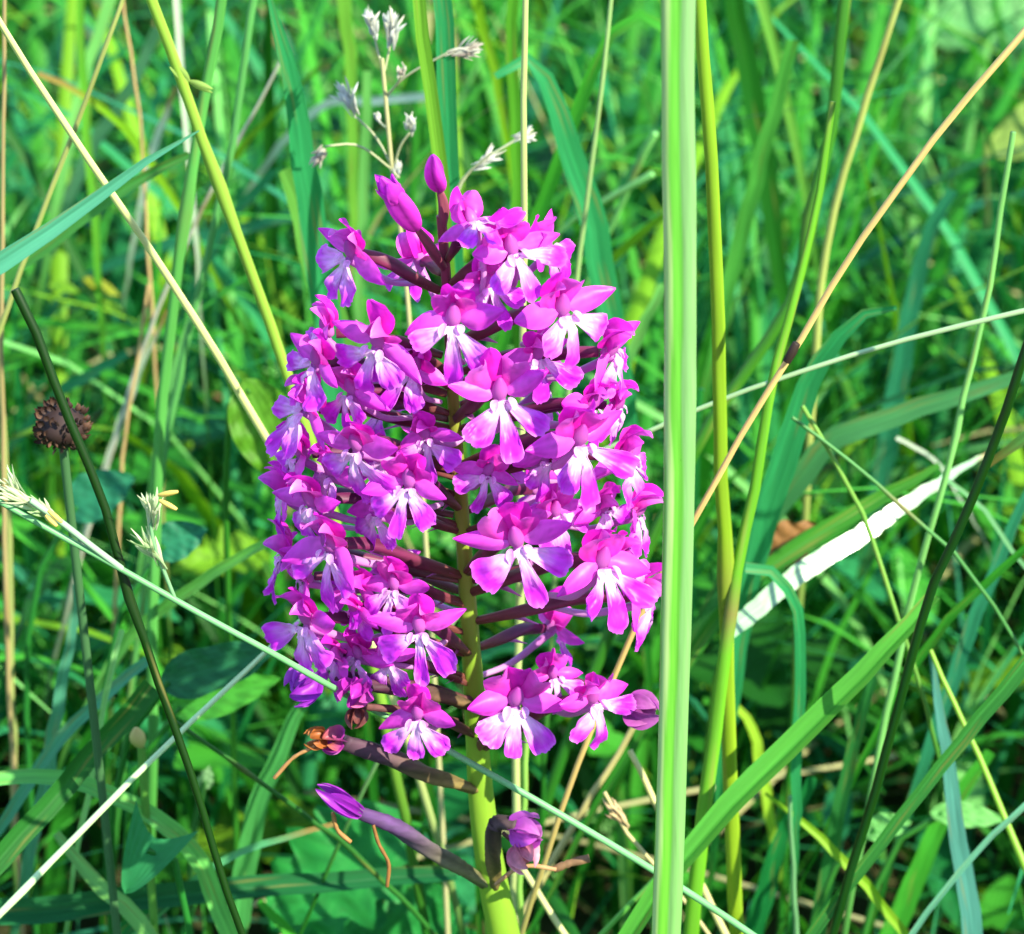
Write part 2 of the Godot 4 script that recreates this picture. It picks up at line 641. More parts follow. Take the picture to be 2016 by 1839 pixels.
func make_background_plants():
	var R := {"round": true}
	grass("grass_plant", "tapering blue green blade rising above the orchid's left shoulder", [640, 600, 615, 440, 592, 280, 566, 120, 528, -15], -9, -8, 56, 8, TEAL, {"pow": 2.6, "roll": 15, "fold": 0.2})
	grass("grass_plant", "yellow green blade just above the orchid's top bud", [875, 420, 862, 300, 848, 180, 826, 0, 822, -40], -6, -6, 28, 26, Color(0.13, 0.33, 0.03), {"ext": 4, "fold": 0.5, "roll": 10})
	grass("grass_plant", "straight blue teal blade beside the yellow green one above the orchid", [893, 440, 886, 330, 880, 200, 868, 0, 866, -40], -7, -7, 38, 36, TEAL, {"ext": 5, "roll": -10})
	grass("tall_grass_plant", "pale upright straw stem passing behind the orchid's right shoulder", [1010, 1870, 1018, 1400, 1028, 800, 1032, 420, 1035, 0, 1035, -40], -3.5, -3.5, 17, 12, Color(0.40, 0.50, 0.18), {"round": true, "ext": 5})
	grass("grass_plant", "broad arched teal blade bent over behind the orchid's right shoulder", [1215, 700, 1195, 570, 1145, 360, 1092, 200, 1052, 118, 1005, 122, 975, 150], -11, -10, 50, 14, TEAL, {"roll": 12, "pow": 3.0, "mid": 6})
	grass("grass_plant", "green blade arching up right to the big stem at the top", [1040, 480, 1080, 370, 1130, 240, 1180, 110, 1225, 45, 1275, 30, 1320, 60], -13, -12, 30, 22, FRESH, {"roll": -15})
	grass("tall_grass_plant", "thin pale green stem leaning left of the big stem at the top", [1128, 640, 1140, 520, 1172, 280, 1205, 0, 1208, -30], -8, -8, 11, 9, Color(0.25, 0.42, 0.14), {"round": true, "ext": 4})
	grass("grass_plant", "bright lime stalk blade hanging in from the top above the orchid's left", [700, 420, 694, 250, 688, 120, 676, 0, 672, -40], -19, -18, 20, 28, Color(0.16, 0.42, 0.05), {"fold": 0.1})
	grass("grass_plant", "yellowish blade at the top between the teal blade and the straw stem", [1005, 300, 985, 190, 962, 90, 938, 0, 930, -30], -20, -19, 16, 22, LIME, {})
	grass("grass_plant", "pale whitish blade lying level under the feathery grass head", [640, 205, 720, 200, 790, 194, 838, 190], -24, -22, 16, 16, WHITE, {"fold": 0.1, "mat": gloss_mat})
	grass("grass_plant", "pale green upright blade left of the feathery grass head's stalk", [712, 430, 717, 330, 722, 230, 724, 140], -17, -16, 20, 18, PALE, {"fold": 0.1})
	grass("grass_plant", "thin green blade at the top left of the straw stem", [1020, 470, 1018, 340, 1012, 200, 1010, 60, 1012, -20], -12, -12, 26, 22, Color(0.07, 0.27, 0.02), {})
	grass("spike_grass", "pale knobbly spike slanting up to the right of the orchid's top", [1095, 465, 1140, 425, 1210, 385, 1285, 343], -16, -15, 7, 16, PALE, {"round": true, "nodes": [0.55, 0.62, 0.7, 0.78, 0.86], "cat": "grass spike"})
	grass("spike_grass", "pale forked spike crossing the knobbly one near the big stem", [1170, 520, 1215, 420, 1255, 330, 1290, 262], -17, -16, 8, 16, PALE, {"round": true, "nodes": [0.7, 0.78, 0.88], "cat": "grass spike"})
	grass("grass_plant", "lime green blade slanting behind the orchid's right edge below the top", [1180, 545, 1240, 480, 1308, 425], -16, -15, 18, 14, Color(0.15, 0.36, 0.02), {})
	grass("grass_plant", "light blade slanting up right between orchid and big stem", [1190, 800, 1230, 720, 1275, 620, 1306, 560], -13, -12, 24, 20, PALE, {"roll": 20})
	grass("grass_plant", "green blade behind the orchid's upper left with a brown tip", [660, 640, 620, 520, 585, 400, 560, 335], -11, -10.5, 62, 26, Color(0.10, 0.33, 0.04), {"col2": Color(0.10, 0.30, 0.05), "roll": 8})
	grass("grass_plant", "dull blue blade crossing low behind the orchid's upper left", [180, 545, 330, 480, 450, 455, 580, 425], -22, -20, 22, 22, BLUE, {"fold": 0.1})
	grass("grass_plant", "short blue teal blade slanting behind the yellow green stem", [430, 470, 480, 400, 540, 335], -20, -19, 22, 16, BLUE, {})

func make_left_plants():
	grass("tall_grass_plant", "long pale straw stem slanting from the top left corner to the orchid", [640, 1050, 545, 895, 360, 590, 150, 280, 0, 42, -40, -20], -4.5, -1.5, 17, 13, Color(0.64, 0.72, 0.27), {"round": true, "ext": 4})
	grass("tall_grass_plant", "thin olive straw stem slanting down left across the long pale one", [-60, 850, 0, 650, 60, 480, 140, 275, 240, 0, 250, -30], -6, -6, 12, 9, Color(0.30, 0.36, 0.10), {"round": true, "ext": 3})
	grass("tall_grass_plant", "thick yellow green stem slanting from the top down to the orchid's left", [640, 950, 565, 740, 490, 520, 392, 255, 345, 120, 300, 0, 290, -30], -5.5, -4.5, 22, 22, Color(0.24, 0.44, 0.05), {"round": true, "ext": 5, "nodes": [0.62]})
	grass("tall_grass_plant", "tall green stem behind the hanging yellow anthered spikelet", [305, 1100, 312, 900, 340, 610, 392, 255, 435, 0, 440, -30], -7, -7, 22, 22, Color(0.08, 0.32, 0.06), {"round": true, "ext": 5})
	grass("tall_grass_plant", "second green stem just right of the hanging spikelet's stem", [318, 930, 350, 760, 400, 540, 450, 330, 470, 190, 500, 0, 505, -30], -10, -10, 14, 16, Color(0.09, 0.33, 0.08), {"round": true, "ext": 5})
	grass("grass_plant", "blue teal blade pointing up right, its tip on the yellow stem", [-120, 585, -60, 552, 0, 516, 130, 432, 260, 338, 330, 292, 392, 257], 2.2, 1.6, 46, 3, Color(0.075, 0.33, 0.20), {"fold": 0.3, "roll": 12, "pow": 1.5})
	grass("grass_plant", "green blade lying parallel just under the blue teal one", [-40, 590, 60, 505, 180, 415, 290, 345, 372, 305], -9, -8, 34, 16, Color(0.07, 0.29, 0.06), {"fold": 0.5, "roll": 10})
	grass("tall_grass_plant", "thin greyish white dry stem leaning behind the yellow stem", [215, 900, 300, 640, 372, 470, 440, 330, 500, 220, 560, 105], -14, -13, 9, 6, Color(0.42, 0.45, 0.34), {"round": true})
	grass("tall_grass_plant", "thin brown wiry stem in the upper left", [300, 620, 292, 480, 282, 300, 262, 130, 243, 10, 240, -20], -15, -15, 7, 6, TAN, {"round": true, "ext": 3})
	grass("tall_grass_plant", "brownish stem running down the left edge", [36, 1700, 25, 1480, 8, 1050, 4, 600, 6, 200, 8, -20], -8, -8, 11, 8, Color(0.34, 0.28, 0.12), {"round": true, "ext": 4})
	grass("tall_grass_plant", "pale olive stem beside the brownish one at the left edge", [20, 1250, 14, 1000, 6, 800, -6, 650], -9, -9, 15, 10, Color(0.27, 0.33, 0.10), {"round": true, "ext": 3})
	grass("grass_plant", "bright green upright blade at the top left", [172, 260, 165, 170, 160, 60, 160, -20], -20, -20, 18, 15, Color(0.10, 0.36, 0.03), {"ext": 4})
	grass("grass_plant", "pale mint blade leaning at the top left", [172, 130, 195, 60, 220, -10], -22, -22, 24, 24, PALE, {"ext": 4, "fold": 0.1})
	grass("grass_plant", "frosted pale blade leaning in the upper left behind the straw stem", [170, 310, 215, 235, 262, 160, 310, 55], -24, -22, 26, 20, Color(0.14, 0.36, 0.20), {"fold": 0.1})
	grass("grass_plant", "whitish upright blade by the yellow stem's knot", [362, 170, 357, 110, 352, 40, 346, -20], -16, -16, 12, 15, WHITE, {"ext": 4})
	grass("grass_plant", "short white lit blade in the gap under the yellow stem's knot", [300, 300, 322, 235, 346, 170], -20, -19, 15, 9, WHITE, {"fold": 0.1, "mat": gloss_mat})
	grass("grass_plant", "slim yellow green blade slanting down right in the upper left", [290, 310, 200, 215, 130, 170, 75, 145], -18, -17, 16, 10, LIME, {})
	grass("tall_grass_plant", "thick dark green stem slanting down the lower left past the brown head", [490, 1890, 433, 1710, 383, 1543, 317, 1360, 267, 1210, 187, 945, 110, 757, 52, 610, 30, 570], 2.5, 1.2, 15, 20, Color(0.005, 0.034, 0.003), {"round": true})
	grass("grass_plant", "bright blade rising right to the orchid's lower left edge", [250, 1260, 300, 1212, 367, 1166, 450, 1110, 530, 1066], -8, -5, 24, 18, PALE, {"fold": 0.5, "roll": 10})
	grass("grass_plant", "level green blade above the brown head", [30, 640, 150, 642, 300, 650, 430, 655], -22, -20, 16, 14, FRESH, {"fold": 0.1})
	grass("grass_plant", "sloping green blade passing behind the brown head's top", [30, 700, 140, 715, 260, 755, 400, 830], -21, -18, 16, 12, FRESH, {"fold": 0.1})
	grass("grass_plant", "blue green blade end slanting above the brown head", [120, 770, 180, 735, 250, 695], -18, -17, 22, 16, BLUE, {})
	grass("tall_grass_plant", "wiry tan stem right of the brown head", [236, 1010, 242, 900, 262, 760, 285, 620, 292, 560], -13, -13, 8, 6, TAN, {"round": true})
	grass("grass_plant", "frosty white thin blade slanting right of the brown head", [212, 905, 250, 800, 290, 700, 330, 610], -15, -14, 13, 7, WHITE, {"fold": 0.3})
	grass("grass_plant", "upright green blade left of the long straw stem's lower part", [322, 840, 345, 730, 372, 640, 400, 540], -12, -12, 18, 12, Color(0.11, 0.36, 0.10), {})
	broad_leaf("leafy_herb", "broad yellow green leaf behind the orchid's left edge", 480, 745, -9, leaf_mesh(0.018, 0.010, 0, 0.0, 0.2, 0.2), Color(0.09, 0.27, 0.02), Vector3(0.35, -0.75, 0.35), Vector3(0, 0.5, 0.85))
	for q in [["narrow yellow leaf at the upper left edge, pointing down right", 165, 548, 0.9, -0.35, 0.0075], ["narrow lime leaf lying level left of the narrow yellow one", 95, 560, 0.95, -0.1, 0.006], ["lime leaf under the narrow yellow leaf, tip to the right", 175, 585, 0.95, -0.25, 0.0065]]:
		broad_leaf("leafy_herb", q[0], q[1], q[2], -22, leaf_mesh(q[5], 0.0024, 0, 0.0, 0.25, 0.1), Color(0.28, 0.34, 0.02) if "yellow leaf at" in q[0] else Color(0.14, 0.34, 0.02), Vector3(q[3], q[4], 0.2), Vector3(0.2, 0.8, 0.6))
	broad_leaf("leafy_herb", "dull blue leaf right of the dark stem below the brown head", 300, 1085, -7, leaf_mesh(0.0085, 0.006, 0, 0.0, 0.2, 0.2), BLUE, Vector3(0.7, 0.35, 0.0), Vector3(0, 0.6, 0.8))
	broad_leaf("leafy_herb", "small blue leaf just under the brown head", 130, 1010, -10, leaf_mesh(0.012, 0.008, 0, 0.0, 0.2, 0.2), BLUE, Vector3(0.6, 0.4, 0.0), Vector3(0, 0.7, 0.7))

func make_right_plants():
	# the thick ribbed stem in front of everything at the right
	var p := rooted(path3([1310, 1880, 1317, 1700, 1329, 1300, 1338, 900, 1339, 500, 1335, 200, 1335, 0, 1336, -60], 3.0, 3.0))
	p.append((p[p.size() - 1] as Vector3) + Vector3(0, 0.05, 0))
	var foot: Vector3 = p[0]
	for i in p.size():
		p[i] = (p[i] as Vector3) - foot
	var s := spline(p, 90)
	var g := Grid.new()
	var rr := 29.0 * unit(at(1336, 900, 3.0))
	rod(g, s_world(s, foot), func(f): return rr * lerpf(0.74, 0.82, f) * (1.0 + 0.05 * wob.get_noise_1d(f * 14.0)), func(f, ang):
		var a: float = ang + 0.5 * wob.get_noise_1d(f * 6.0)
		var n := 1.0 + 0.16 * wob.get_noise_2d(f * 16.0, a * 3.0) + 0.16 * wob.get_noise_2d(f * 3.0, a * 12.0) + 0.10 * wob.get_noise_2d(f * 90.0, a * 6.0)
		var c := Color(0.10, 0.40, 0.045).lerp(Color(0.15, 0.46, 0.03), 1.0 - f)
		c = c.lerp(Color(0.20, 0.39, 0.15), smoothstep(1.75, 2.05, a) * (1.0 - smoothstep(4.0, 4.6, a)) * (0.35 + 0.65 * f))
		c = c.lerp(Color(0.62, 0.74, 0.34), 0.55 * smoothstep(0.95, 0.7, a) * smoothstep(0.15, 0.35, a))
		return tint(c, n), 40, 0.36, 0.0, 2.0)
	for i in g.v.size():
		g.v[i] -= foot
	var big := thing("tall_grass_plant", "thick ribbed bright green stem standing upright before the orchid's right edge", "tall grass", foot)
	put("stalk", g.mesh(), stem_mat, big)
	var spots := Grid.new()
	for q in [[1348, 318], [1350, 560], [1341, 905], [1347, 430], [1333, 1210]]:
		var w := at(q[0], q[1], 3.0) + (eye - at(q[0], q[1], 3.0)).normalized() * rr * 0.52
		rod(spots, PackedVector3Array([w - foot + Vector3(0, 0.0003, 0), w - foot, w - foot - Vector3(0, 0.0003, 0)]), func(f): return 0.00013 * sin(PI * clampf(f, 0.1, 0.9)), func(_f, _a): return Color(0.05, 0.10, 0.02), 6)
	put("dark_speck", spots.mesh(), stem_mat, big)
	var R := {"round": true}
	grass("tall_grass_plant", "yellow green jointed stem standing just right of the thick ribbed stem", [1452, 1890, 1442, 1650, 1436, 1400, 1424, 1000, 1412, 600, 1395, 250, 1378, 0, 1376, -40], -2.5, -2.5, 31, 26, Color(0.20, 0.31, 0.012), {"round": true, "ext": 5, "nodes": [0.90, 0.42], "col2": Color(0.17, 0.36, 0.02)})
	grass("tall_grass_plant", "green stem crossing the yellow jointed one at the lower right", [1372, 1720, 1382, 1626, 1413, 1426, 1444, 1157, 1487, 961, 1516, 765, 1560, 600, 1610, 400, 1640, 200], -1.5, -4, 32, 13, Color(0.095, 0.30, 0.014), {"round": true})
	var tan_stem := grass("tall_grass_plant", "tan dry stem slanting from the right edge to the thick ribbed stem", [1290, 1150, 1365, 1030, 1450, 875, 1552, 704, 1790, 340, 2016, 62, 2060, 10], -1.2, -1.2, 12, 15, Color(0.50, 0.34, 0.11), {"round": true, "ext": 4, "nodes": [0.31], "mat": dry_mat, "col2": Color(0.66, 0.50, 0.17)})
	var jg := Grid.new()
	var jo := (tan_stem.get_parent() as Node3D).position
	rod(jg, PackedVector3Array([at(1568, 676, -1.1) - jo, at(1560, 692, -1.1) - jo, at(1549, 712, -1.1) - jo]), func(f): return 0.00052 + 0.0001 * sin(PI * f), func(_f, _a): return Color(0.030, 0.018, 0.010), 9)
	put("dark_joint", jg.mesh(), dry_mat, tan_stem.get_parent())
	grass("tall_grass_plant", "thin pale green stalk running level from the right edge to the orchid", [1180, 890, 1275, 850, 1365, 810, 1550, 740, 1800, 665, 2016, 612, 2070, 600], -3.5, -2.5, 9, 11, Color(0.33, 0.52, 0.25), {"round": true, "ext": 4})
	grass("tall_grass_plant", "yellow straw stem with tiny bracts at the upper right", [1610, 640, 1616, 560, 1642, 400, 1690, 255, 1725, 130, 1772, 0, 1780, -30], -11, -11, 16, 13, Color(0.33, 0.40, 0.10), {"round": true, "ext": 4, "nodes": [0.62, 0.7, 0.78]})
	grass("grass_plant", "arched teal blade with its tip bent right, beside the tan stem", [1460, 1240, 1478, 1120, 1520, 980, 1565, 830, 1630, 690, 1700, 618, 1765, 606], -7, -6, 36, 10, TEAL, {"mid": 22, "roll": 18, "pow": 3.0})
	grass("grass_plant", "dark blue teal blade standing behind the tan stem", [1750, 860, 1772, 740, 1805, 560, 1840, 440, 1876, 375], -19, -18, 42, 22, BLUE, {"roll": 10})
	grass("grass_plant", "green blade leaning between the jointed stem and the tan stem", [1455, 480, 1478, 400, 1500, 310, 1530, 200, 1562, 80], -16, -15, 32, 26, Color(0.07, 0.32, 0.05), {"roll": 10})
	grass("grass_plant", "dark green blade falling from the top right of the jointed stem", [1500, 280, 1480, 170, 1455, 60, 1440, -20], -22, -22, 44, 40, DEEP, {"ext": 3})
	grass("grass_plant", "lit grass blade hanging from the top beside the dark one", [1535, 130, 1515, 60, 1495, -15], -21, -21, 18, 26, Color(0.13, 0.36, 0.05), {"ext": 3})
	grass("tall_grass_plant", "dark green upright stem left of the yellow straw stem", [1400, 830, 1470, 730, 1560, 590, 1600, 420, 1640, 230, 1664, 0, 1668, -20], -9, -10, 24, 26, Color(0.035, 0.17, 0.012), {"round": true, "ext": 4})
	grass("tall_grass_plant", "light green stem leaning at the right edge across the white blade", [1770, 1290, 1803, 1147, 1861, 940, 1892, 800, 1934, 635, 1985, 330, 1995, 260], -4.5, -5, 14, 12, Color(0.15, 0.40, 0.10), {"round": true})
	grass("grass_plant", "broad dull green blade sloping up to the right edge", [1600, 905, 1647, 862, 1730, 830, 1821, 800, 1985, 747, 2040, 725], -10, -9, 46, 22, Color(0.07, 0.27, 0.09), {"fold": 0.15})
	# this blade lies so that it throws the sun back to the viewer
	var mid := at(1680, 1080, -6.0)
	var half := ((eye - mid).normalized() + SUN_TO.normalized()).normalized()
	var near_end := at(1420, 1265, -6.0)
	var zfar := -6.0
	for k in 60:   # the far end lies where the blade's length is square to that mirror direction
		var off := (at(2040, 850, zfar) - near_end).dot(half)
		zfar -= off / half.z * 60.0
	var wz := []
	for k in [0.0, 0.08, 0.22, 0.45, 0.68, 0.88]:
		wz.append(lerpf(-6.0, zfar, k))
	grass("grass_plant", "shining white blade slanting up right, lit by the sun", [1428, 1247, 1480, 1206, 1560, 1140, 1700, 1050, 1840, 955, 1950, 888], -6.0, zfar, 36, 6, Color(0.24, 0.44, 0.24), {"facing": half, "fold": 0.02, "mat": shine_mat, "mid": 10, "zs": wz, "roll": 14, "twist": -27, "loose": true})
	grass("grass_plant", "green folded blade lying along the upper side of the white one", [1490, 1135, 1560, 1085, 1650, 1030, 1760, 965, 1850, 915], -7.5, -9, 32, 12, Color(0.035, 0.19, 0.018), {"fold": 0.5, "mid": 10})
	grass("grass_plant", "small arched teal blade hooked over the white blade's lower end", [1572, 1450, 1576, 1330, 1573, 1220, 1540, 1142, 1500, 1116, 1468, 1118], -4.6, -4.2, 22, 22, TEAL, {"roll": 10, "fold": 0.15})
	grass("tall_grass_plant", "thin stalk falling across the shining white blade", [1700, 1020, 1660, 940, 1622, 870, 1580, 800], -4.5, -4.5, 10, 9, Color(0.16, 0.36, 0.06), {"round": true})
	grass("tall_grass_plant", "thin dark stalk falling right across the shining white blade", [1880, 1090, 1800, 1020, 1690, 920, 1560, 822], -4.2, -4.5, 8, 8, Color(0.06, 0.22, 0.05), {"round": true})
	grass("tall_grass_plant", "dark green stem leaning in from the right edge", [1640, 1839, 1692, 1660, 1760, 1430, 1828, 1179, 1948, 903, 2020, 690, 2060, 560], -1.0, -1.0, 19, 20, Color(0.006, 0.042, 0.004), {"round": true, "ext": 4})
	grass("grass_plant", "pale blade tip at the right edge below the level stalk", [2080, 830, 2016, 864, 1960, 900, 1925, 935], -4, -5, 30, 4, PALE, {"fold": 0.4})
	grass("grass_plant", "short pale stub of blade crossing behind the dark leaning stem", [1930, 995, 1895, 965, 1858, 940], -7, -7, 9, 7, Color(0.16, 0.40, 0.18), {"fold": 0.1})
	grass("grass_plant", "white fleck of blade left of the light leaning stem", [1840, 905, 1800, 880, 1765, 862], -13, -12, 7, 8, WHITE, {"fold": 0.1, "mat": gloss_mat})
	grass("grass_plant", "right hand teal blade low behind the light leaning stem", [1880, 1330, 1930, 1190, 1990, 1050, 2030, 960], -8, -8, 30, 20, BLUE, {"roll": 15})
	grass("grass_plant", "bright blade slanting up at the right edge under the white blade", [1790, 1330, 1850, 1240, 1950, 1140, 2040, 1060], -6, -5, 18, 14, FRESH, {})
	# withered leaf
	var dl := broad_leaf("dead_herb", "curled brown dead leaf beside the white blade's lower end", 1510, 1095, -8.5, leaf_mesh(0.0095, 0.0075, 3, 0.25, 0.6, 0.3), Color(0.24, 0.115, 0.030), Vector3(0.8, 0.55, 0.1), Vector3(-0.2, 0.5, 0.85))
	dl.material_override = dry_mat
	broad_leaf("leafy_herb", "bright out of focus leaf at the top right corner edge", 2170, 200, -30, leaf_mesh(0.026, 0.013, 0, 0.0, 0.2, 0.2), Color(0.30, 0.46, 0.10), Vector3(-0.9, -0.3, 0.2), Vector3(0.2, 0.7, 0.7))
	broad_leaf("leafy_herb", "pale mint leaf in the very top right corner", 2050, 40, -40, leaf_mesh(0.03, 0.02, 0, 0.0, 0.2, 0.2), Color(0.14, 0.42, 0.13), Vector3(-0.9, 0.1, 0.2), Vector3(0.2, 0.8, 0.6))

func make_bottom_plants():
	grass("grass_plant", "wide bright edged blade slanting up right at the lower right", [1300, 1745, 1360, 1672, 1440, 1580, 1536, 1486, 1660, 1365, 1789, 1230, 1840, 1170], -0.5, -2.5, 40, 30, Color(0.065, 0.30, 0.035), {"fold": 0.7, "roll": -20, "edge": Color(0.11, 0.38, 0.04), "mid": 14})
	grass("grass_plant", "dark folded blade slanting up right in the lower right corner", [1620, 1810, 1679, 1736, 1790, 1590, 1906, 1443, 2016, 1310, 2060, 1260], -1.0, -2.0, 26, 36, Color(0.035, 0.19, 0.035), {"fold": 0.8, "roll": 25})
	grass("grass_plant", "blue teal blade standing near the lower right corner", [1922, 1890, 1908, 1800, 1880, 1593, 1853, 1426, 1833, 1285], -3.5, -4.5, 42, 10, Color(0.07, 0.25, 0.20), {"roll": 10, "fold": 0.15})
	grass("tall_grass_plant", "lime thin stem slanting to the right edge near the corner", [2040, 1760, 2012, 1693, 1959, 1560, 1899, 1426, 1832, 1280], -2.5, -4.5, 16, 9, Color(0.19, 0.40, 0.03), {"round": true})
	grass("grass_plant", "short lime blade by the lower right dark stem", [1700, 1735, 1666, 1697, 1590, 1630, 1507, 1562], -4.5, -5, 20, 6, Color(0.20, 0.42, 0.02), {"fold": 0.4})
	grass("tall_grass_plant", "thin upright grey green stalk at the bottom right", [1572, 1880, 1568, 1820, 1560, 1680, 1556, 1568], -4, -4, 12, 8, Color(0.12, 0.30, 0.12), {"round": true})
	grass("grass_plant", "narrow pale teal blade rising to the right edge at the bottom", [1780, 1865, 1810, 1820, 1879, 1726, 1960, 1640, 2030, 1575], -2, -2.5, 12, 12, Color(0.12, 0.36, 0.22), {})
	grass("tall_grass_plant", "pale straw stem slanting under the orchid's small lowest flower", [1140, 1890, 1110, 1837, 1068, 1770, 1028, 1708], -2, -2.2, 14, 12, Color(0.50, 0.52, 0.22), {"round": true})
	grass("tall_grass_plant", "pale straw stem at the foot of the thick ribbed stem", [1470, 1910, 1427, 1837, 1388, 1755, 1345, 1680, 1290, 1580, 1240, 1478], -2, -3, 16, 12, Color(0.50, 0.50, 0.20), {"round": true})
	grass("tall_grass_plant", "tan stem slanting behind the orchid's lowest flowers", [985, 1880, 1023, 1809, 1079, 1711, 1150, 1590, 1225, 1472, 1265, 1400], -4, -5, 16, 12, Color(0.34, 0.32, 0.12), {"round": true})
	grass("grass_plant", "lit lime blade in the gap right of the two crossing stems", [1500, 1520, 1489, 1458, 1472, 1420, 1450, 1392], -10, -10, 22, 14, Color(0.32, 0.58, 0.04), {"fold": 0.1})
	grass("tall_grass_plant", "thin green stalk rising to the thick ribbed stem's foot", [1150, 1880, 1186, 1837, 1240, 1782, 1300, 1720], -2.5, -2.5, 12, 11, Color(0.09, 0.34, 0.05), {"round": true})
	grass("tall_grass_plant", "second pale green stem beside the orchid's own stem foot", [1028, 1880, 1024, 1750, 1032, 1560, 1040, 1420], -3, -3, 13, 12, Color(0.22, 0.46, 0.08), {"round": true})
	grass("tall_grass_plant", "pale whitish jointed stalk slanting up in the lower left corner", [-60, 1860, 0, 1800, 28, 1772, 140, 1655, 267, 1527, 400, 1400, 547, 1263, 600, 1215], 0.6, -2.0, 14, 10, Color(0.48, 0.70, 0.34), {"round": true, "nodes": [0.17]})
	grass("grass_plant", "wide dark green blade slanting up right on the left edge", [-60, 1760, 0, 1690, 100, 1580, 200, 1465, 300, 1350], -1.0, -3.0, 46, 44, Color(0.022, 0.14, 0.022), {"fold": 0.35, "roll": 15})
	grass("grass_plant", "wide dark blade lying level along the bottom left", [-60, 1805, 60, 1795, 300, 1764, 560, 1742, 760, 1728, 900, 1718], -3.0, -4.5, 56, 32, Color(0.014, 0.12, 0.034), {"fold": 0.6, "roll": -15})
	grass("grass_plant", "bright curved blade bending down from the left edge", [420, 1760, 390, 1690, 333, 1630, 217, 1563, 117, 1533, 0, 1532, -50, 1540], -3.2, -2.6, 40, 28, Color(0.13, 0.46, 0.10), {"fold": 0.2, "roll": 20})
	grass("grass_plant", "mid green blade curving down left under the dark lowest bud", [470, 1790, 483, 1710, 520, 1547, 573, 1430, 600, 1380], -6, -6, 48, 24, Color(0.06, 0.29, 0.07), {"roll": 15})
	grass("tall_grass_plant", "thin dark stalk slanting down right across the lower left", [700, 1680, 617, 1617, 500, 1530, 373, 1440, 330, 1410], -3.5, -2.0, 11, 8, Color(0.025, 0.13, 0.02), {"round": true})
	grass("grass_plant", "slim pale blade slanting up right near the hanging dry threads", [400, 1720, 443, 1693, 540, 1655, 660, 1622], -4, -4, 15, 9, Color(0.10, 0.40, 0.16), {})
	grass("grass_plant", "upright teal blade near the left edge's lower part", [85, 1560, 95, 1510, 117, 1377, 143, 1227, 150, 1150], -6, -6, 28, 14, Color(0.07, 0.28, 0.17), {"roll": 10})
	grass("grass_plant", "thin mint blade above the wide dark green one", [170, 1575, 188, 1480, 212, 1350, 240, 1240], -4, -4, 12, 12, Color(0.22, 0.52, 0.18), {})
	grass("grass_plant", "teal blade slanting up right at the left, behind the dark stem", [100, 1480, 160, 1410, 220, 1355, 290, 1300], -5, -5, 26, 20, Color(0.07, 0.30, 0.17), {"roll": -10})
	grass("grass_plant", "light green blade slanting below the pale jointed stalk", [250, 1790, 190, 1740, 150, 1690, 110, 1640], -3, -4, 34, 16, Color(0.16, 0.42, 0.09), {"roll": 10})
	grass("grass_plant", "lit blade rising between the level dark blade and the bottom edge", [600, 1880, 560, 1830, 510, 1775], -5, -5, 26, 14, FRESH, {})
	grass("grass_plant", "dark blade slanting down left beneath the arrow shaped leaf", [200, 1880, 250, 1830, 330, 1770], -4, -4, 30, 24, EMERALD, {})
	grass("grass_plant", "emerald blade at the bottom edge right of the thick ribbed stem", [1470, 1890, 1500, 1780, 1545, 1640, 1600, 1530], -7, -7, 44, 20, EMERALD, {"roll": 15})
	grass("grass_plant", "green blade behind the blue teal one near the lower right corner", [1740, 1880, 1790, 1760, 1860, 1610, 1950, 1480], -8, -8, 46, 22, FRESH, {"roll": 10})
	grass("grass_plant", "upright deep green blade between the crossing stems and the wide blade", [1600, 1880, 1625, 1750, 1660, 1560, 1720, 1330], -6.5, -6.5, 34, 20, Color(0.03, 0.19, 0.04), {"roll": -15})
	# arrow shaped leaf
	var g := Grid.new()
	var pts := PackedVector3Array()
	var cols := PackedColorArray()
	for r in 17:
		var f := r / 16.0
		var w := 0.0047 * pow(1.0 - f, 0.62)
		for k in 9:
			var u := k / 4.0 - 1.0
			var back := 0.0042 * pow(absf(u), 1.6) * (1.0 - f)
			pts.append(Vector3(u * w, 0.0010 * u * u - 0.002 * f * f, f * 0.0098 - back))
			cols.append(tint(Color.WHITE, (1.2 if k == 4 else 0.95) + 0.15 * wob.get_noise_2d(f * 6.0, u * 3.0)))
	g.add(pts, cols, 17, 9)
	broad_leaf("arrow_herb", "arrow shaped dull teal leaf hanging at the lower left", 305, 1650, -1.6, g.mesh(), Color(0.035, 0.25, 0.09), Vector3(-0.42, -0.80, 0.15), Vector3(0.1, 0.45, 0.9))
	# big jagged leaves under the orchid
	var jag := leaf_mesh(0.027, 0.021, 5, 0.35, 0.12, 0.2)
	broad_leaf("jagged_herb", "large jagged emerald leaf right under the lowest purple bud", 800, 1600, -7, jag, Color(0.024, 0.26, 0.05), Vector3(-0.8, -0.5, 0.5), Vector3(0, 0.55, 0.85))
	broad_leaf("jagged_herb", "jagged leaf lobe hanging left of the orchid's stem foot", 800, 1725, -7.4, jag, Color(0.022, 0.24, 0.045), Vector3(0.3, -0.85, 0.4), Vector3(0.1, 0.5, 0.85), 0.8)
	broad_leaf("jagged_herb", "jagged leaf lobe pointing down left at the bottom edge", 740, 1745, -7.8, jag, Color(0.022, 0.23, 0.05), Vector3(-0.6, -0.75, 0.3), Vector3(-0.1, 0.5, 0.85), 0.85)
	broad_leaf("leafy_herb", "dark wavy leaf left of the lowest violet flowers", 310, 1350, -5, leaf_mesh(0.019, 0.0075, 2, 0.15, 0.25, 0.1), Color(0.022, 0.15, 0.06), Vector3(0.85, 0.42, 0.2), Vector3(0.1, 0.6, 0.8))
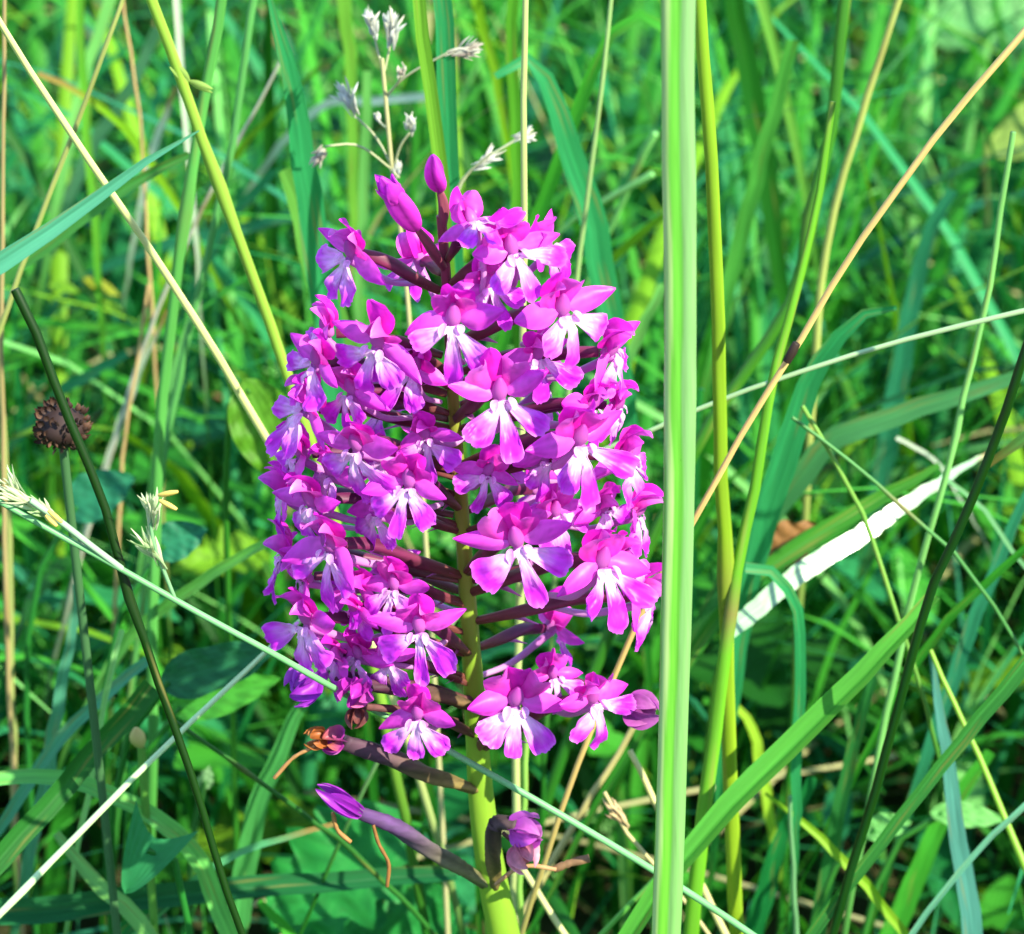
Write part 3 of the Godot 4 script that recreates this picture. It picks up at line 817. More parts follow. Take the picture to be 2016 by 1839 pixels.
	broad_leaf("leafy_herb", "bright green leaf below the dark wavy leaf", 335, 1400, -6, leaf_mesh(0.018, 0.006, 0, 0.0, 0.25, 0.1), Color(0.07, 0.36, 0.04), Vector3(0.85, 0.42, 0.2), Vector3(0.1, 0.6, 0.8))
	broad_leaf("leafy_herb", "pale leaf lying across the blue teal blade near the corner", 1830, 1600, -7, leaf_mesh(0.0115, 0.0042, 0, 0.0, 0.25, 0.1), PALE, Vector3(0.95, 0.05, 0.2), Vector3(0.1, 0.8, 0.6))
	broad_leaf("leafy_herb", "pale mint leaf left of the dark folded blade", 1700, 1640, -6, leaf_mesh(0.0075, 0.0045, 0, 0.0, 0.25, 0.1), PALE, Vector3(0.85, 0.40, 0.2), Vector3(0.1, 0.8, 0.6))
	broad_leaf("leafy_herb", "whitish small leaf at the lower left among the stalks", 395, 1555, -8, leaf_mesh(0.0050, 0.0026, 0, 0.0, 0.25, 0.1), Color(0.3, 0.56, 0.26), Vector3(0.3, 0.85, 0.2), Vector3(0.3, 0.6, 0.7))
	# small yellow bud on a stalk
	var bp := at(278, 1470, -3.0)
	var b := thing("budding_herb", "small pale yellow closed bud on a green stalk at the left", "flower bud", Vector3(bp.x + 0.002, -0.004, bp.z))
	var bf := b.position
	var g3 := Grid.new()
	rod(g3, spline([Vector3.ZERO, (bp - bf) * 0.6, bp - bf], 12), func(_f): return 0.0006, func(_f, _a): return Color(0.10, 0.30, 0.04), 7)
	put("stalk", g3.mesh(), stem_mat, b)
	var g4 := Grid.new()
	rod(g4, spline([bp - bf, bp - bf + Vector3(-0.0004, 0.0015, 0), bp - bf + Vector3(-0.0006, 0.003, 0)], 8), func(f): return 0.0011 * sin(PI * clampf(0.15 + f * 0.75, 0, 1)), func(f, _a): return Color(0.40, 0.46, 0.12).lerp(Color(0.55, 0.45, 0.14), f), 9, 0.08, 0.0, 5.0)
	put("bud", g4.mesh(), dry_mat, b)

# a husk: pointed keeled scale along +y
func husk(g: Grid, from: Vector3, dir: Vector3, length: float, width: float, col: Color, facing: Vector3, open := 0.5):
	var q := spline([from, from + dir * length * 0.5 + facing * length * 0.06, from + dir * length], 6)
	sheet(g, q, func(f): return maxf(width * pow(sin(PI * clampf(0.12 + f * 0.87, 0, 1)), 0.9), 0.00005), func(f, u):
		return tint(col, 0.85 + 0.25 * f + 0.15 * absf(u)), rng.randf_range(-0.6, 0.6), -open, 5, facing)

func spikelet(px: float, py: float, z: float, dirpx: Vector2, size: float, n: int, col: Color, col2: Color) -> ArrayMesh:   # local to its own lower end
	var g := Grid.new()
	var p := at(px, py, z)
	var u := unit(p)
	var axis := (rgt * dirpx.x - Vector3.UP * dirpx.y).normalized()
	n = n * 5 / 2
	size *= 0.84
	for i in n:
		var f := float(i) / n
		var out := axis.rotated((eye - p).normalized(), rng.randf_range(-0.62, 0.62) * (0.6 + f)).rotated(axis, rng.randf() * TAU)
		var from := axis * size * u * f * 0.55 + Vector3(rng.randf_range(-1, 1), rng.randf_range(-1, 1), rng.randf_range(-1, 1)) * 7.0 * u
		husk(g, from, out, size * u * rng.randf_range(0.40, 0.62), 7.0 * u * rng.randf_range(0.7, 1.3), col.lerp(col2, rng.randf()), (eye - p).normalized().rotated(axis, rng.randf_range(-1.0, 1.0)), 0.7)
	return g.mesh()

func loc(foot: Vector3, a: Array) -> Array:
	var o := []
	for q in a:
		o.append((q as Vector3) - foot)
	return o

func make_seed_heads():
	# feathery grass head behind the orchid's top
	var z := -7.0
	var top := path3([800, 560, 785, 420, 772, 330, 762, 230, 757, 140, 752, 115], z, z)
	top = rooted(top)
	var foot: Vector3 = top[0]
	var t := thing("feathery_grass", "feathery pale grass flower head rising behind the orchid's top buds", "grass flower head", foot)
	var g := Grid.new()
	rod(g, spline(loc(foot, top), 30), func(f): return lerpf(0.0005, 0.0003, f), func(_f, _a): return Color(0.46, 0.46, 0.22), 7, 0, 0, 3, Vector3(0, 0.4, 0.9))
	put("stem", g.mesh(), stem_mat, t)
	var twigs := [[757, 140, 742, 95, 738, 70], [757, 140, 765, 105, 768, 85], [762, 190, 785, 160, 790, 150], [763, 185, 800, 150, 880, 105], [775, 335, 740, 270, 702, 230], [775, 330, 790, 285, 806, 262], [774, 335, 700, 285, 640, 288], [766, 255, 752, 245, 748, 240], [880, 470, 905, 360, 970, 300], [770, 330, 780, 345, 786, 350]]
	var heads := [[738, 75, -0.15, -1, 78, 14, 0], [768, 92, 0.1, -1, 92, 18, 0], [788, 155, 0.25, -1, 34, 7, 1], [878, 106, 1, -0.22, 92, 14, 1], [704, 232, -0.45, -1, 95, 14, 0], [806, 265, 0.05, -1, 50, 10, 0], [642, 290, -0.55, 0.75, 56, 11, 1], [748, 243, -0.3, -0.6, 28, 5, 0], [930, 330, 0.85, -0.5, 78, 13, 0], [1010, 278, 0.9, -0.45, 62, 10, 0], [781, 352, 0.0, -1, 46, 8, 0]]
	for w in twigs:
		var gg := Grid.new()
		rod(gg, spline(loc(foot, path3(w, z, z + rng.randf_range(-0.5, 0.5))), 8), func(_f): return 0.00018, func(_f, _a): return Color(0.40, 0.44, 0.24), 5, 0, 0, 3, Vector3(0, 0.4, 0.9))
		put("twig", gg.mesh(), stem_mat, t)
	var g5 := Grid.new()
	rod(g5, spline(loc(foot, path3([895, 400, 915, 350, 960, 310, 1000, 285, 1050, 255], z, z)), 10), func(_f): return 0.0002, func(_f, _a): return Color(0.40, 0.46, 0.26), 5, 0, 0, 3, Vector3(0, 0.4, 0.9))
	put("twig", g5.mesh(), stem_mat, t)
	for h in heads:
		var c1 := Color(0.46, 0.50, 0.47) if h[6] == 0 else Color(0.28, 0.23, 0.19)
		var m := spikelet(h[0], h[1], z, Vector2(h[2], h[3]), h[4], h[5], c1, Color(0.44, 0.45, 0.34))
		put("spikelet", m, dry_mat, t, at(h[0], h[1], z) - foot)
	# arching stalk that runs past the orchid's foot, its spikelets at the left
	var arch := path3([1560, 1900, 1480, 1840, 1300, 1722, 1080, 1590, 860, 1465, 640, 1345, 540, 1288, 400, 1212, 220, 1110, 120, 1055, 0, 988, -50, 960], 3.0, 2.6)
	var az := [1.2, 1.2, 1.2, 1.2, 0.85, 1.5, 1.8, 1.9, 1.9, 1.9, 1.9, 1.9]
	var apx := [1560, 1900, 1480, 1840, 1300, 1722, 1080, 1590, 860, 1465, 640, 1345, 540, 1288, 400, 1212, 220, 1110, 120, 1055, 0, 988, -50, 960]
	for i in 12:
		arch[i] = at(apx[2 * i], apx[2 * i + 1], az[i])
	arch.insert(5, at(750, 1405, 0.45))
	arch = rooted(arch)
	foot = arch[0]
	var a := thing("arching_grass", "long pale stalk arching across the orchid's foot to spikelets at the left", "grass flower stalk", foot)
	g = Grid.new()
	var ua := unit(at(640, 1345, 2.8))
	rod(g, spline(loc(foot, arch), 70), func(f): return lerpf(9.5, 6.0, f) * ua, func(f, _a): return tint(Color(0.15, 0.42, 0.16), 1.0 + 0.2 * wob.get_noise_1d(f * 40.0)), 9)
	put("stalk", g.mesh(), stem_mat, a)
	var tw := Grid.new()
	rod(tw, spline(loc(foot, path3([345, 1180, 325, 1130, 300, 1060, 296, 1020], 1.9, 1.9)), 8), func(_f): return 0.00025, func(_f, _a): return Color(0.18, 0.40, 0.18), 6)
	put("twig", tw.mesh(), stem_mat, a)
	var tw2 := Grid.new()
	rod(tw2, spline(loc(foot, path3([240, 1120, 180, 1075, 120, 1028, 60, 985], 1.9, 2.0)), 8), func(_f): return 0.0004, func(_f, _a): return Color(0.30, 0.50, 0.30), 6)
	put("twig", tw2.mesh(), stem_mat, a)
	var sp := [[300, 1050, 0.0, -1, 125, 10, 0], [325, 1120, -0.55, -1, 130, 10, 1], [75, 1000, -0.75, -0.55, 120, 12, 0], [115, 1030, -0.6, -0.6, 90, 9, 1], [10, 960, -0.8, -0.5, 100, 10, 0]]
	for h in sp:
		var m := spikelet(h[0], h[1], 1.9, Vector2(h[2], h[3]), h[4], h[5], Color(0.50, 0.64, 0.40) if h[6] == 0 else Color(0.26, 0.46, 0.18), Color(0.58, 0.60, 0.42))
		put("spikelet", m, leaf_mat, a, at(h[0], h[1], 1.9) - foot)
	for q in [[312, 975, 350, 968], [314, 985, 348, 1003], [95, 1005, 122, 1028], [90, 1015, 112, 1036]]:
		var an := Grid.new()
		rod(an, spline(loc(foot, path3(q, 2.1, 2.2)), 5), func(f): return 0.00028 * (0.7 + 0.5 * sin(PI * f)), func(_f, _a): return Color(0.72, 0.56, 0.12), 6)
		put("anther", an.mesh(), dry_mat, a)
	# dry spikelets low on the right of the orchid
	var dp := rooted(path3([1360, 1790, 1290, 1705, 1245, 1655, 1215, 1610, 1190, 1560], -2.0, -2.0))
	foot = dp[0]
	var d := thing("dry_grass", "dry straw coloured spikelet on a thin stalk left of the thick stem's foot", "grass flower stalk", foot)
	g = Grid.new()
	rod(g, spline(loc(foot, dp), 20), func(_f): return 0.0003, func(_f, _a): return Color(0.50, 0.46, 0.20), 6)
	put("stalk", g.mesh(), dry_mat, d)
	put("spikelet", spikelet(1235, 1630, -2.0, Vector2(-0.6, -1), 90, 9, Color(0.5, 0.40, 0.2), Color(0.36, 0.24, 0.14)), dry_mat, d, at(1235, 1630, -2.0) - foot)
	# bracts on the yellow stem's knot
	var kp := at(372, 160, -4.7)
	var kb := thing("clinging_herb", "tiny yellow green leaves springing from the thick yellow stem's knot", "leaf", kp)
	for q in [[-0.75, -0.75], [0.8, 0.15], [0.9, 0.35], [-0.5, -1.0]]:
		var gg := Grid.new()
		husk(gg, Vector3.ZERO, (rgt * q[0] - Vector3.UP * q[1] + Vector3(0, 0, 0.3)).normalized(), 0.0035, 0.0010, Color(0.28, 0.44, 0.10), Vector3(0, 0.4, 0.9))
		put("leaflet", gg.mesh(), leaf_mat, kb)

func make_clover_head():
	var z := -1.5
	var c := at(122, 838, z)
	var r := 60.0 * unit(c)
	var t := thing("withered_clover", "round dark brown withered flower head behind the dark stem at the left", "withered clover", Vector3(c.x + 0.004, -0.004, c.z - 0.003))
	var foot := t.position
	var g := Grid.new()
	rod(g, spline([Vector3.ZERO, (c - foot) * 0.5 + Vector3(0.001, 0, -0.002), c - foot - Vector3(0, r * 0.8, 0)], 14), func(_f): return 0.0006, func(_f, _a): return Color(0.05, 0.14, 0.05), 7)
	put("stalk", g.mesh(), stem_mat, t)
	var core := Grid.new()
	rod(core, spline([c - foot - Vector3(0, r * 0.8, 0), c - foot, c - foot + Vector3(0, r * 0.75, 0)], 10), func(f): return r * 0.84 * sin(PI * clampf(0.06 + 0.88 * f, 0, 1)), func(_f, _a): return Color(0.030, 0.014, 0.008), 12, 0, 0, 3, Vector3(0, 0.1, 1))
	put("core", core.mesh(), dry_mat, t)
	for i in 170:
		var y := 1.0 - 2.0 * (i + 0.5) / 170.0
		var a := i * 2.39996
		var dir := Vector3(cos(a) * sqrt(1 - y * y), y, sin(a) * sqrt(1 - y * y))
		var gg := Grid.new()
		var tone := Color(0.030, 0.014, 0.008).lerp(Color(0.13, 0.065, 0.035), pow(rng.randf(), 2.5))
		if rng.randf() < 0.22:
			continue
		dir = (dir + Vector3(rng.randf_range(-0.2, 0.2), rng.randf_range(-0.2, 0.2), rng.randf_range(-0.2, 0.2))).normalized()
		var lift := (dir + Vector3(0, 0.7, 0)).normalized()
		husk(gg, Vector3.ZERO, lift, r * rng.randf_range(0.20, 0.34), r * rng.randf_range(0.14, 0.26), tone, dir.cross(Vector3(0.3, 0.8, 0.2)).normalized().lerp(dir, 0.4), 0.6)
		put("floret", gg.mesh(), dry_mat, t, c - foot + dir * r * rng.randf_range(0.70, 0.82))

# ------------------------------------------------------------------ the orchid
var lips := []
var sepals := []
var petals := []
var spurs := []
var columns := []
var axis_px := [[868, 425], [879, 560], [891, 780], [905, 960], [920, 1180], [934, 1380], [950, 1600], [975, 1760], [992, 1839]]

func axis_x(py: float) -> float:
	for i in axis_px.size() - 1:
		if py <= axis_px[i + 1][1]:
			return lerpf(axis_px[i][0], axis_px[i + 1][0], (py - axis_px[i][1]) / float(axis_px[i + 1][1] - axis_px[i][1]))
	return 992.0

func petal(g: Grid, from: Vector3, dir: Vector3, out: Vector3, length: float, width: float, e0: float, e1: float, cup: float, c0: Color, c1: Color, sd := 0.0, tip := 0.75):
	# a petal that leaves «from» along dir and turns towards out from e0 to e1 (degrees), in millimetres
	var rows := 12
	var across := 7
	var side := dir.cross(out).normalized()
	var pts := PackedVector3Array()
	var cols := PackedColorArray()
	var q := from
	for r in rows:
		var f := float(r) / (rows - 1)
		var e := deg_to_rad(lerpf(e0, e1, f))
		var along := dir * cos(e) + out * sin(e)
		var nrm := out * cos(e) - dir * sin(e)
		var w := width * 0.5 * (0.30 * (1.0 - f) + pow(maxf(0.0, sin(PI * pow(f, tip) * 0.985)), 0.8))
		for k in across:
			var u := 2.0 * k / (across - 1) - 1.0
			var ruf := 0.08 * width * wob.get_noise_2d(sd + f * 3.0, u * 1.5 + sd)
			pts.append((q + side * (u * w) - nrm * (cup * u * u * w) + nrm * ruf) * 0.001)
			var c := c0.lerp(c1, f)
			c = tint(c, 1.0 + 0.34 * wob.get_noise_2d(sd * 3.0 + f * 2.5, u * 3.0) + 0.16 * wob.get_noise_2d(sd * 5.0 + f * 14.0, u * 11.0) + (0.18 if absf(u) > 0.8 else 0.0) - (0.12 if k == 3 else 0.0) + 0.06 * cos(u * 14.0))
			cols.append(c)
		q += along * length / (rows - 1)
	g.add(pts, cols, rows, across)

func in_lobe(x: float, y: float, ang: float, length: float, wide: float, neck: float) -> bool:
	var ca := cos(ang)
	var sa := sin(ang)
	var s := x * sa + y * ca
	var t := absf(x * ca - y * sa)
	if s < 0.0 or s > length:
		return false
	var f := s / length
	var w := lerpf(neck, wide, smoothstep(0.12, 0.80, f))
	if f > 0.80:
		w *= sqrt(maxf(0.0, 1.0 - pow((f - 0.80) / 0.20, 2.4)))
	return t < w

func make_lip(sd: int) -> ArrayMesh:
	var r := RandomNumberGenerator.new()
	r.seed = sd
	var la := [-deg_to_rad(r.randf_range(42, 64)), deg_to_rad(r.randf_range(-9, 9)), deg_to_rad(r.randf_range(42, 64))]
	var ll := [r.randf_range(4.7, 6.2), r.randf_range(5.2, 6.8), r.randf_range(4.7, 6.2)]
	var lw := [r.randf_range(1.25, 1.75), r.randf_range(0.95, 1.35), r.randf_range(1.25, 1.75)]
	var na := 97
	var rings := 11
	var pts := PackedVector3Array()
	var cols := PackedColorArray()
	var bendl := r.randf_range(0.0, 0.095)
	var bends := [r.randf_range(-0.06, 0.07), 0.0, r.randf_range(-0.06, 0.07)]
	var lead := r.randf_range(0.15, 0.55)
	var reach := []
	var palest := r.randf_range(1.8, 3.5)
	for i in na:
		var a := lerpf(-1.5, 1.5, float(i) / (na - 1))
		var best := 0.9
		for s in 104:
			var d := 0.9 + s * 0.075
			var x := sin(a) * d
			var y := cos(a) * d
			for q in 3:
				if in_lobe(x, y, la[q], ll[q], lw[q], 0.46 if q != 1 else 0.50):
					best = maxf(best, d)
		best *= 1.0 + 0.06 * wob.get_noise_2d(a * 5.0, sd * 3.0) + 0.025 * wob.get_noise_2d(a * 30.0, sd * 5.0)
		reach.append(best)
	for k in rings:
		var f := float(k) / (rings - 1)
		for i in na:
			var a := lerpf(-1.5, 1.5, float(i) / (na - 1))
			var d: float = reach[i] * f
			var x := sin(a) * d
			var y := cos(a) * d
			var z: float = 0.5 + lead * y - bendl * y * y - (bends[0] if x < 0 else bends[2]) * x * x
			z += 0.9 * wob.get_noise_2d(x * 0.35 + sd * 7.0, y * 0.35)
			# groove down the middle of each lobe
			z -= 0.16 * exp(-pow(x / 0.5, 2.0)) * clampf(y / 3.0, 0.0, 1.0)
			pts.append(Vector3(x, -0.5 - y, z) * 0.001)
			var pale := clampf(1.0 - (d - 1.3) / palest + 0.28 * wob.get_noise_2d(x * 0.9 + sd * 2.0, y * 0.7), 0.0, 1.0)
			var c := Color(0.66, 0.030, 0.74).lerp(Color(0.92, 0.66, 0.92), pow(pale, 1.2) * 0.97)
			c = tint(c, 1.0 + 0.22 * wob.get_noise_2d(x * 1.3 + sd, y * 1.3) + 0.07 * cos(a * 34.0) * clampf(d - 1.5, 0.0, 1.0))
			if f > 0.93 and d > 2.5:
				c = c.lerp(Color(0.80, 0.20, 0.86), 0.6)
			cols.append(c)
	var g := Grid.new()
	g.add(pts, cols, rings, na)
	# two raised pale plates at its base
	for s in [-1.0, 1.0]:
		petal(g, Vector3(s * 0.75, -0.3, 0.55), Vector3(s * 0.18, -0.92, 0.36), Vector3(s * 0.35, 0.35, 0.85), r.randf_range(1.1, 1.8), 0.75, 35.0, -35.0, -0.3, Color(0.84, 0.34, 0.82), Color(0.88, 0.52, 0.88), sd + s, 0.9)
	return g.mesh()

func make_flower_shapes():
	var hot := Color(0.76, 0.016, 0.46)
	var mag := Color(0.74, 0.030, 0.64)
	var pink := Color(0.84, 0.26, 0.80)
	for i in 64:
		lips.append(make_lip(11 + i * 5))
		for s in [-1.0, 1.0]:
			var g := Grid.new()
			var up := rng.randf_range(-0.6, 0.5)
			petal(g, Vector3(s * 0.7, 0.15, 0.0), Vector3(s, up, 0.05).normalized(), Vector3(0, 0.12, 1).normalized(), rng.randf_range(4.6, 6.0), rng.randf_range(1.7, 2.5), rng.randf_range(-15, 30), rng.randf_range(-50, 25), rng.randf_range(0.2, 0.8), pink.lerp(mag, 0.6), mag, i * 3.0 + s)
			sepals.append(g.mesh())
		var gh := Grid.new()
		petal(gh, Vector3(0, 0.6, -0.5), Vector3(rng.randf_range(-0.2, 0.2), 1, 0.1).normalized(), Vector3(0, -0.1, 1).normalized(), rng.randf_range(4.4, 5.7), rng.randf_range(2.4, 3.2), rng.randf_range(-10, 10), rng.randf_range(35, 100), rng.randf_range(0.3, 0.7), hot, mag, i * 5.0)
		petals.append([gh.mesh()])
		for s in [-1.0, 1.0]:
			var gp := Grid.new()
			petal(gp, Vector3(s * 0.75, 0.45, -0.1), Vector3(s * rng.randf_range(0.2, 0.6), 1, 0.1).normalized(), Vector3(-s * 0.35, -0.15, 1).normalized(), rng.randf_range(3.6, 5.0), rng.randf_range(2.1, 3.0), rng.randf_range(-5, 15), rng.randf_range(50, 115), rng.randf_range(0.3, 0.7), hot, pink.lerp(mag, rng.randf_range(0.2, 0.8)), i * 7.0 + s)
			petals[i].append(gp.mesh())
	for i in 3:
		var g := Grid.new()
		var c := rng.randf_range(-2, 2)
		var p := spline([Vector3(0, -0.6, 0.2) * 0.001, Vector3(c * 0.3, -2.2, -2.2) * 0.001, Vector3(c, -4.5, -6.0) * 0.001, Vector3(c * 1.6, -5.2, -10.5) * 0.001], 14)
		rod(g, p, func(f): return lerpf(0.00055, 0.00034, f), func(f, _a): return Color(0.56, 0.17, 0.56).lerp(Color(0.74, 0.42, 0.70), f), 7, 0, 0, 3, Vector3(0.2, 1, 0.1))
		spurs.append(g.mesh())
	var g := Grid.new()
	rod(g, spline([Vector3(0, -0.5, -0.9) * 0.001, Vector3(0, 0.5, 0.0) * 0.001, Vector3(0, 1.9, 0.8) * 0.001], 8), func(f): return 0.00085 * sin(PI * clampf(0.2 + 0.72 * f, 0, 1)), func(f, _a): return Color(0.62, 0.20, 0.60).lerp(Color(0.48, 0.06, 0.42), f), 9, 0, 0, 3, Vector3(0.1, 0.2, 1))
	columns.append(g.mesh())

func ovary_shape(a: Vector3, b: Vector3, aim: Vector3, r0: float, r1: float, c0: Color, c1: Color, sd: float, sag := 0.0) -> ArrayMesh:
	# from the stem at a to the back of the flower at b, which faces aim
	var span := a.distance_to(b)
	var p := spline([a, a.lerp(b, 0.35) + Vector3(0, span * (0.03 + sag), 0), a.lerp(b, 0.72) + Vector3(0, span * (0.06 + sag), 0), b - aim * 0.0006], 16)
	var g := Grid.new()
	rod(g, p, func(f): return lerpf(r0, r1, f) * (0.62 + 0.5 * sin(PI * clampf(f * 0.8 + 0.12, 0, 1))), func(f, an):
		var c := c0.lerp(c1, smoothstep(0.0, 0.6, f))
		return tint(c, 1.0 + 0.35 * wob.get_noise_2d(sd + f * 9.0, an * 1.2) + 0.2 * cos(3.0 * (an + 2.6 * f))), 14, 0.13, 2.6, 3.0)
	return g.mesh()

func lance(a: Vector3, dir: Vector3, length: float, width: float, c0: Color, c1: Color) -> ArrayMesh:
	var g := Grid.new()
	var p := spline([a, a + dir * length * 0.5 + Vector3(0, length * 0.08, 0), a + dir * length - Vector3(0, length * 0.10, 0)], 10)
	sheet(g, p, func(f): return maxf(width * (1.0 - f * f) * minf(1.0, 0.6 + f), 0.0001), func(f, u): return tint(c0.lerp(c1, f), 0.9 + 0.3 * absf(u)), 0.4, 0.6, 5, Vector3(0.1, 0.75, 0.6))
	return g.mesh()

func spike_reach(py: float) -> float:   # radius of the spike in photograph pixels
	return lerpf(120.0, 300.0, smoothstep(380.0, 860.0, py)) if py < 1250.0 else lerpf(300.0, 240.0, (py - 1250.0) / 200.0)

func flower(root: Node3D, i: int, px: float, py: float, yaw: float, pitch: float, roll: float, size: float, drop: float, depth := 1.0):
	var z := 0.9 * spike_reach(py) * unit(at(px, py, 0)) * cos(deg_to_rad(yaw)) * 100.0 * depth
	var p := at(px, py, z)
	yaw += rng.randf_range(-8, 8)
	pitch += rng.randf_range(-10, 8)
	var aim := Vector3(0, 0, 1).rotated(Vector3.RIGHT, -deg_to_rad(pitch)).rotated(Vector3.UP, deg_to_rad(yaw))
	var xx := Vector3.UP.cross(aim).normalized()
	var b := Basis(xx, aim.cross(xx), aim)
	b = Basis(aim, -deg_to_rad(roll + rng.randf_range(-10, 10))) * b
	var f := put("flower", columns[0], petal_mat, root, p - root.position)
	f.basis = b.scaled_local(Vector3.ONE * size * 1.10)
	put("lip", lips[i % lips.size()], petal_mat, f)
	var h: Array = petals[i % petals.size()]
	put("sepal", h[0], petal_mat, f)
	put("sepal", sepals[(i * 2) % sepals.size()], petal_mat, f)
	put("sepal", sepals[(i * 2 + 1) % sepals.size()], petal_mat, f)
	put("petal", h[1], petal_mat, f)
	put("petal", h[2], petal_mat, f)
	put("spur", spurs[i % 3], petal_mat, f)
	if true:
		var ay := py + drop
		var a := at(axis_x(ay), ay, 0.0)
		a += (p - a).slide(Vector3.UP).normalized() * 0.0010
		var inv := (Transform3D(f.basis, p)).affine_inverse()
		var al := inv * a
		var dark := Color(0.080, 0.006, 0.052).lerp(Color(0.14, 0.020, 0.050), rng.randf())
		put("ovary", ovary_shape(al, Vector3(0, -0.1, -0.8) * 0.001, Vector3(0, 0, 1), 0.00058, 0.00078, Color(0.13, 0.045, 0.030), dark, i * 7.0), ovary_mat, f)
		put("bract", lance(al, (-al).normalized() + Vector3(0, -0.12, 0), rng.randf_range(0.005, 0.009), 0.0013, Color(0.55, 0.30, 0.50), Color(0.60, 0.16, 0.52)), petal_mat, f)

func withered(g: Grid, sd: int, size: float, c0: Color, c1: Color, n := 6):   # crumpled petals closed into a lump, along +z
	var r := RandomNumberGenerator.new()
	r.seed = sd
	for i in n:
		var a := TAU * i / n + r.randf_range(-0.3, 0.3)
		var o := Vector3(cos(a), sin(a), 0)
		petal(g, o * 0.5 * size, (o * r.randf_range(0.35, 0.7) + Vector3(0, 0, 1)).normalized(), (-o + Vector3(0, 0, 0.4)).normalized(), size * r.randf_range(3.6, 5.2), size * r.randf_range(1.8, 2.8), r.randf_range(-25, 0), r.randf_range(30, 85), r.randf_range(0.4, 0.9), c0, c0.lerp(c1, r.randf()), sd + i * 3.3)

func spent(root: Node3D, sd: int, px: float, py: float, z: float, aim: Vector3, size: float, c0: Color, c1: Color, ov: Array, r0: float, r1: float, oc0: Color, oc1: Color, n := 6) -> MeshInstance3D:
	var p := at(px, py, z)
	var zz := aim.normalized()
	var xx := Vector3.UP.cross(zz).normalized()
	var g := Grid.new()
	withered(g, sd, size, c0, c1, n)
	if sd == 26:   # a long closed pointed bud
		for q in g.v.size():
			g.v[q] = Vector3(g.v[q].x * 0.62, g.v[q].y * 0.62, g.v[q].z * 1.55)
	var f := put("withered_flower", g.mesh(), petal_mat, root, p - root.position)
	f.basis = Basis(xx, zz.cross(xx), zz)
	var inv := Transform3D(f.basis, p).affine_inverse()
	var pts := []
	for q in ov:
		pts.append(inv * at(q[0], q[1], q[2]))
	var go := Grid.new()
	var u := unit(p)
	rod(go, spline(pts, 40), func(f2): return lerpf(r0, r1, f2) * u * (0.70 + 0.26 * sin(PI * f2) + 0.10 * wob.get_noise_1d(f2 * 26.0 + sd)), func(f2, an): return tint(oc0.lerp(oc1, smoothstep(0.15, 0.85, f2)), 1.0 + 0.3 * wob.get_noise_2d(f2 * 12.0 + sd, an * 1.5) + 0.30 * cos(3.0 * an + 5.0 * f2) + 0.35 * wob.get_noise_2d(f2 * 45.0, an * 3.0)), 18, 0.15, 3.2, 3.0)
	put("ovary", go.mesh(), dry_mat, f)
	return f

func thread(f: Node3D, flat: Array, z: float, r: float, col: Color):
	var inv := (f.get_parent() as Node3D).transform * f.transform
	inv = inv.affine_inverse()
	var pts := []
	for q in path3(flat, z, z):
		pts.append(inv * q)
	var g := Grid.new()
	rod(g, spline(pts, 12), func(f2): return r * (0.7 + 0.6 * absf(wob.get_noise_1d(f2 * 9.0))), func(f2, _a): return tint(col, 1.0 + 0.4 * wob.get_noise_1d(f2 * 14.0)), 6)
	put("dry_thread", g.mesh(), dry_mat, f)

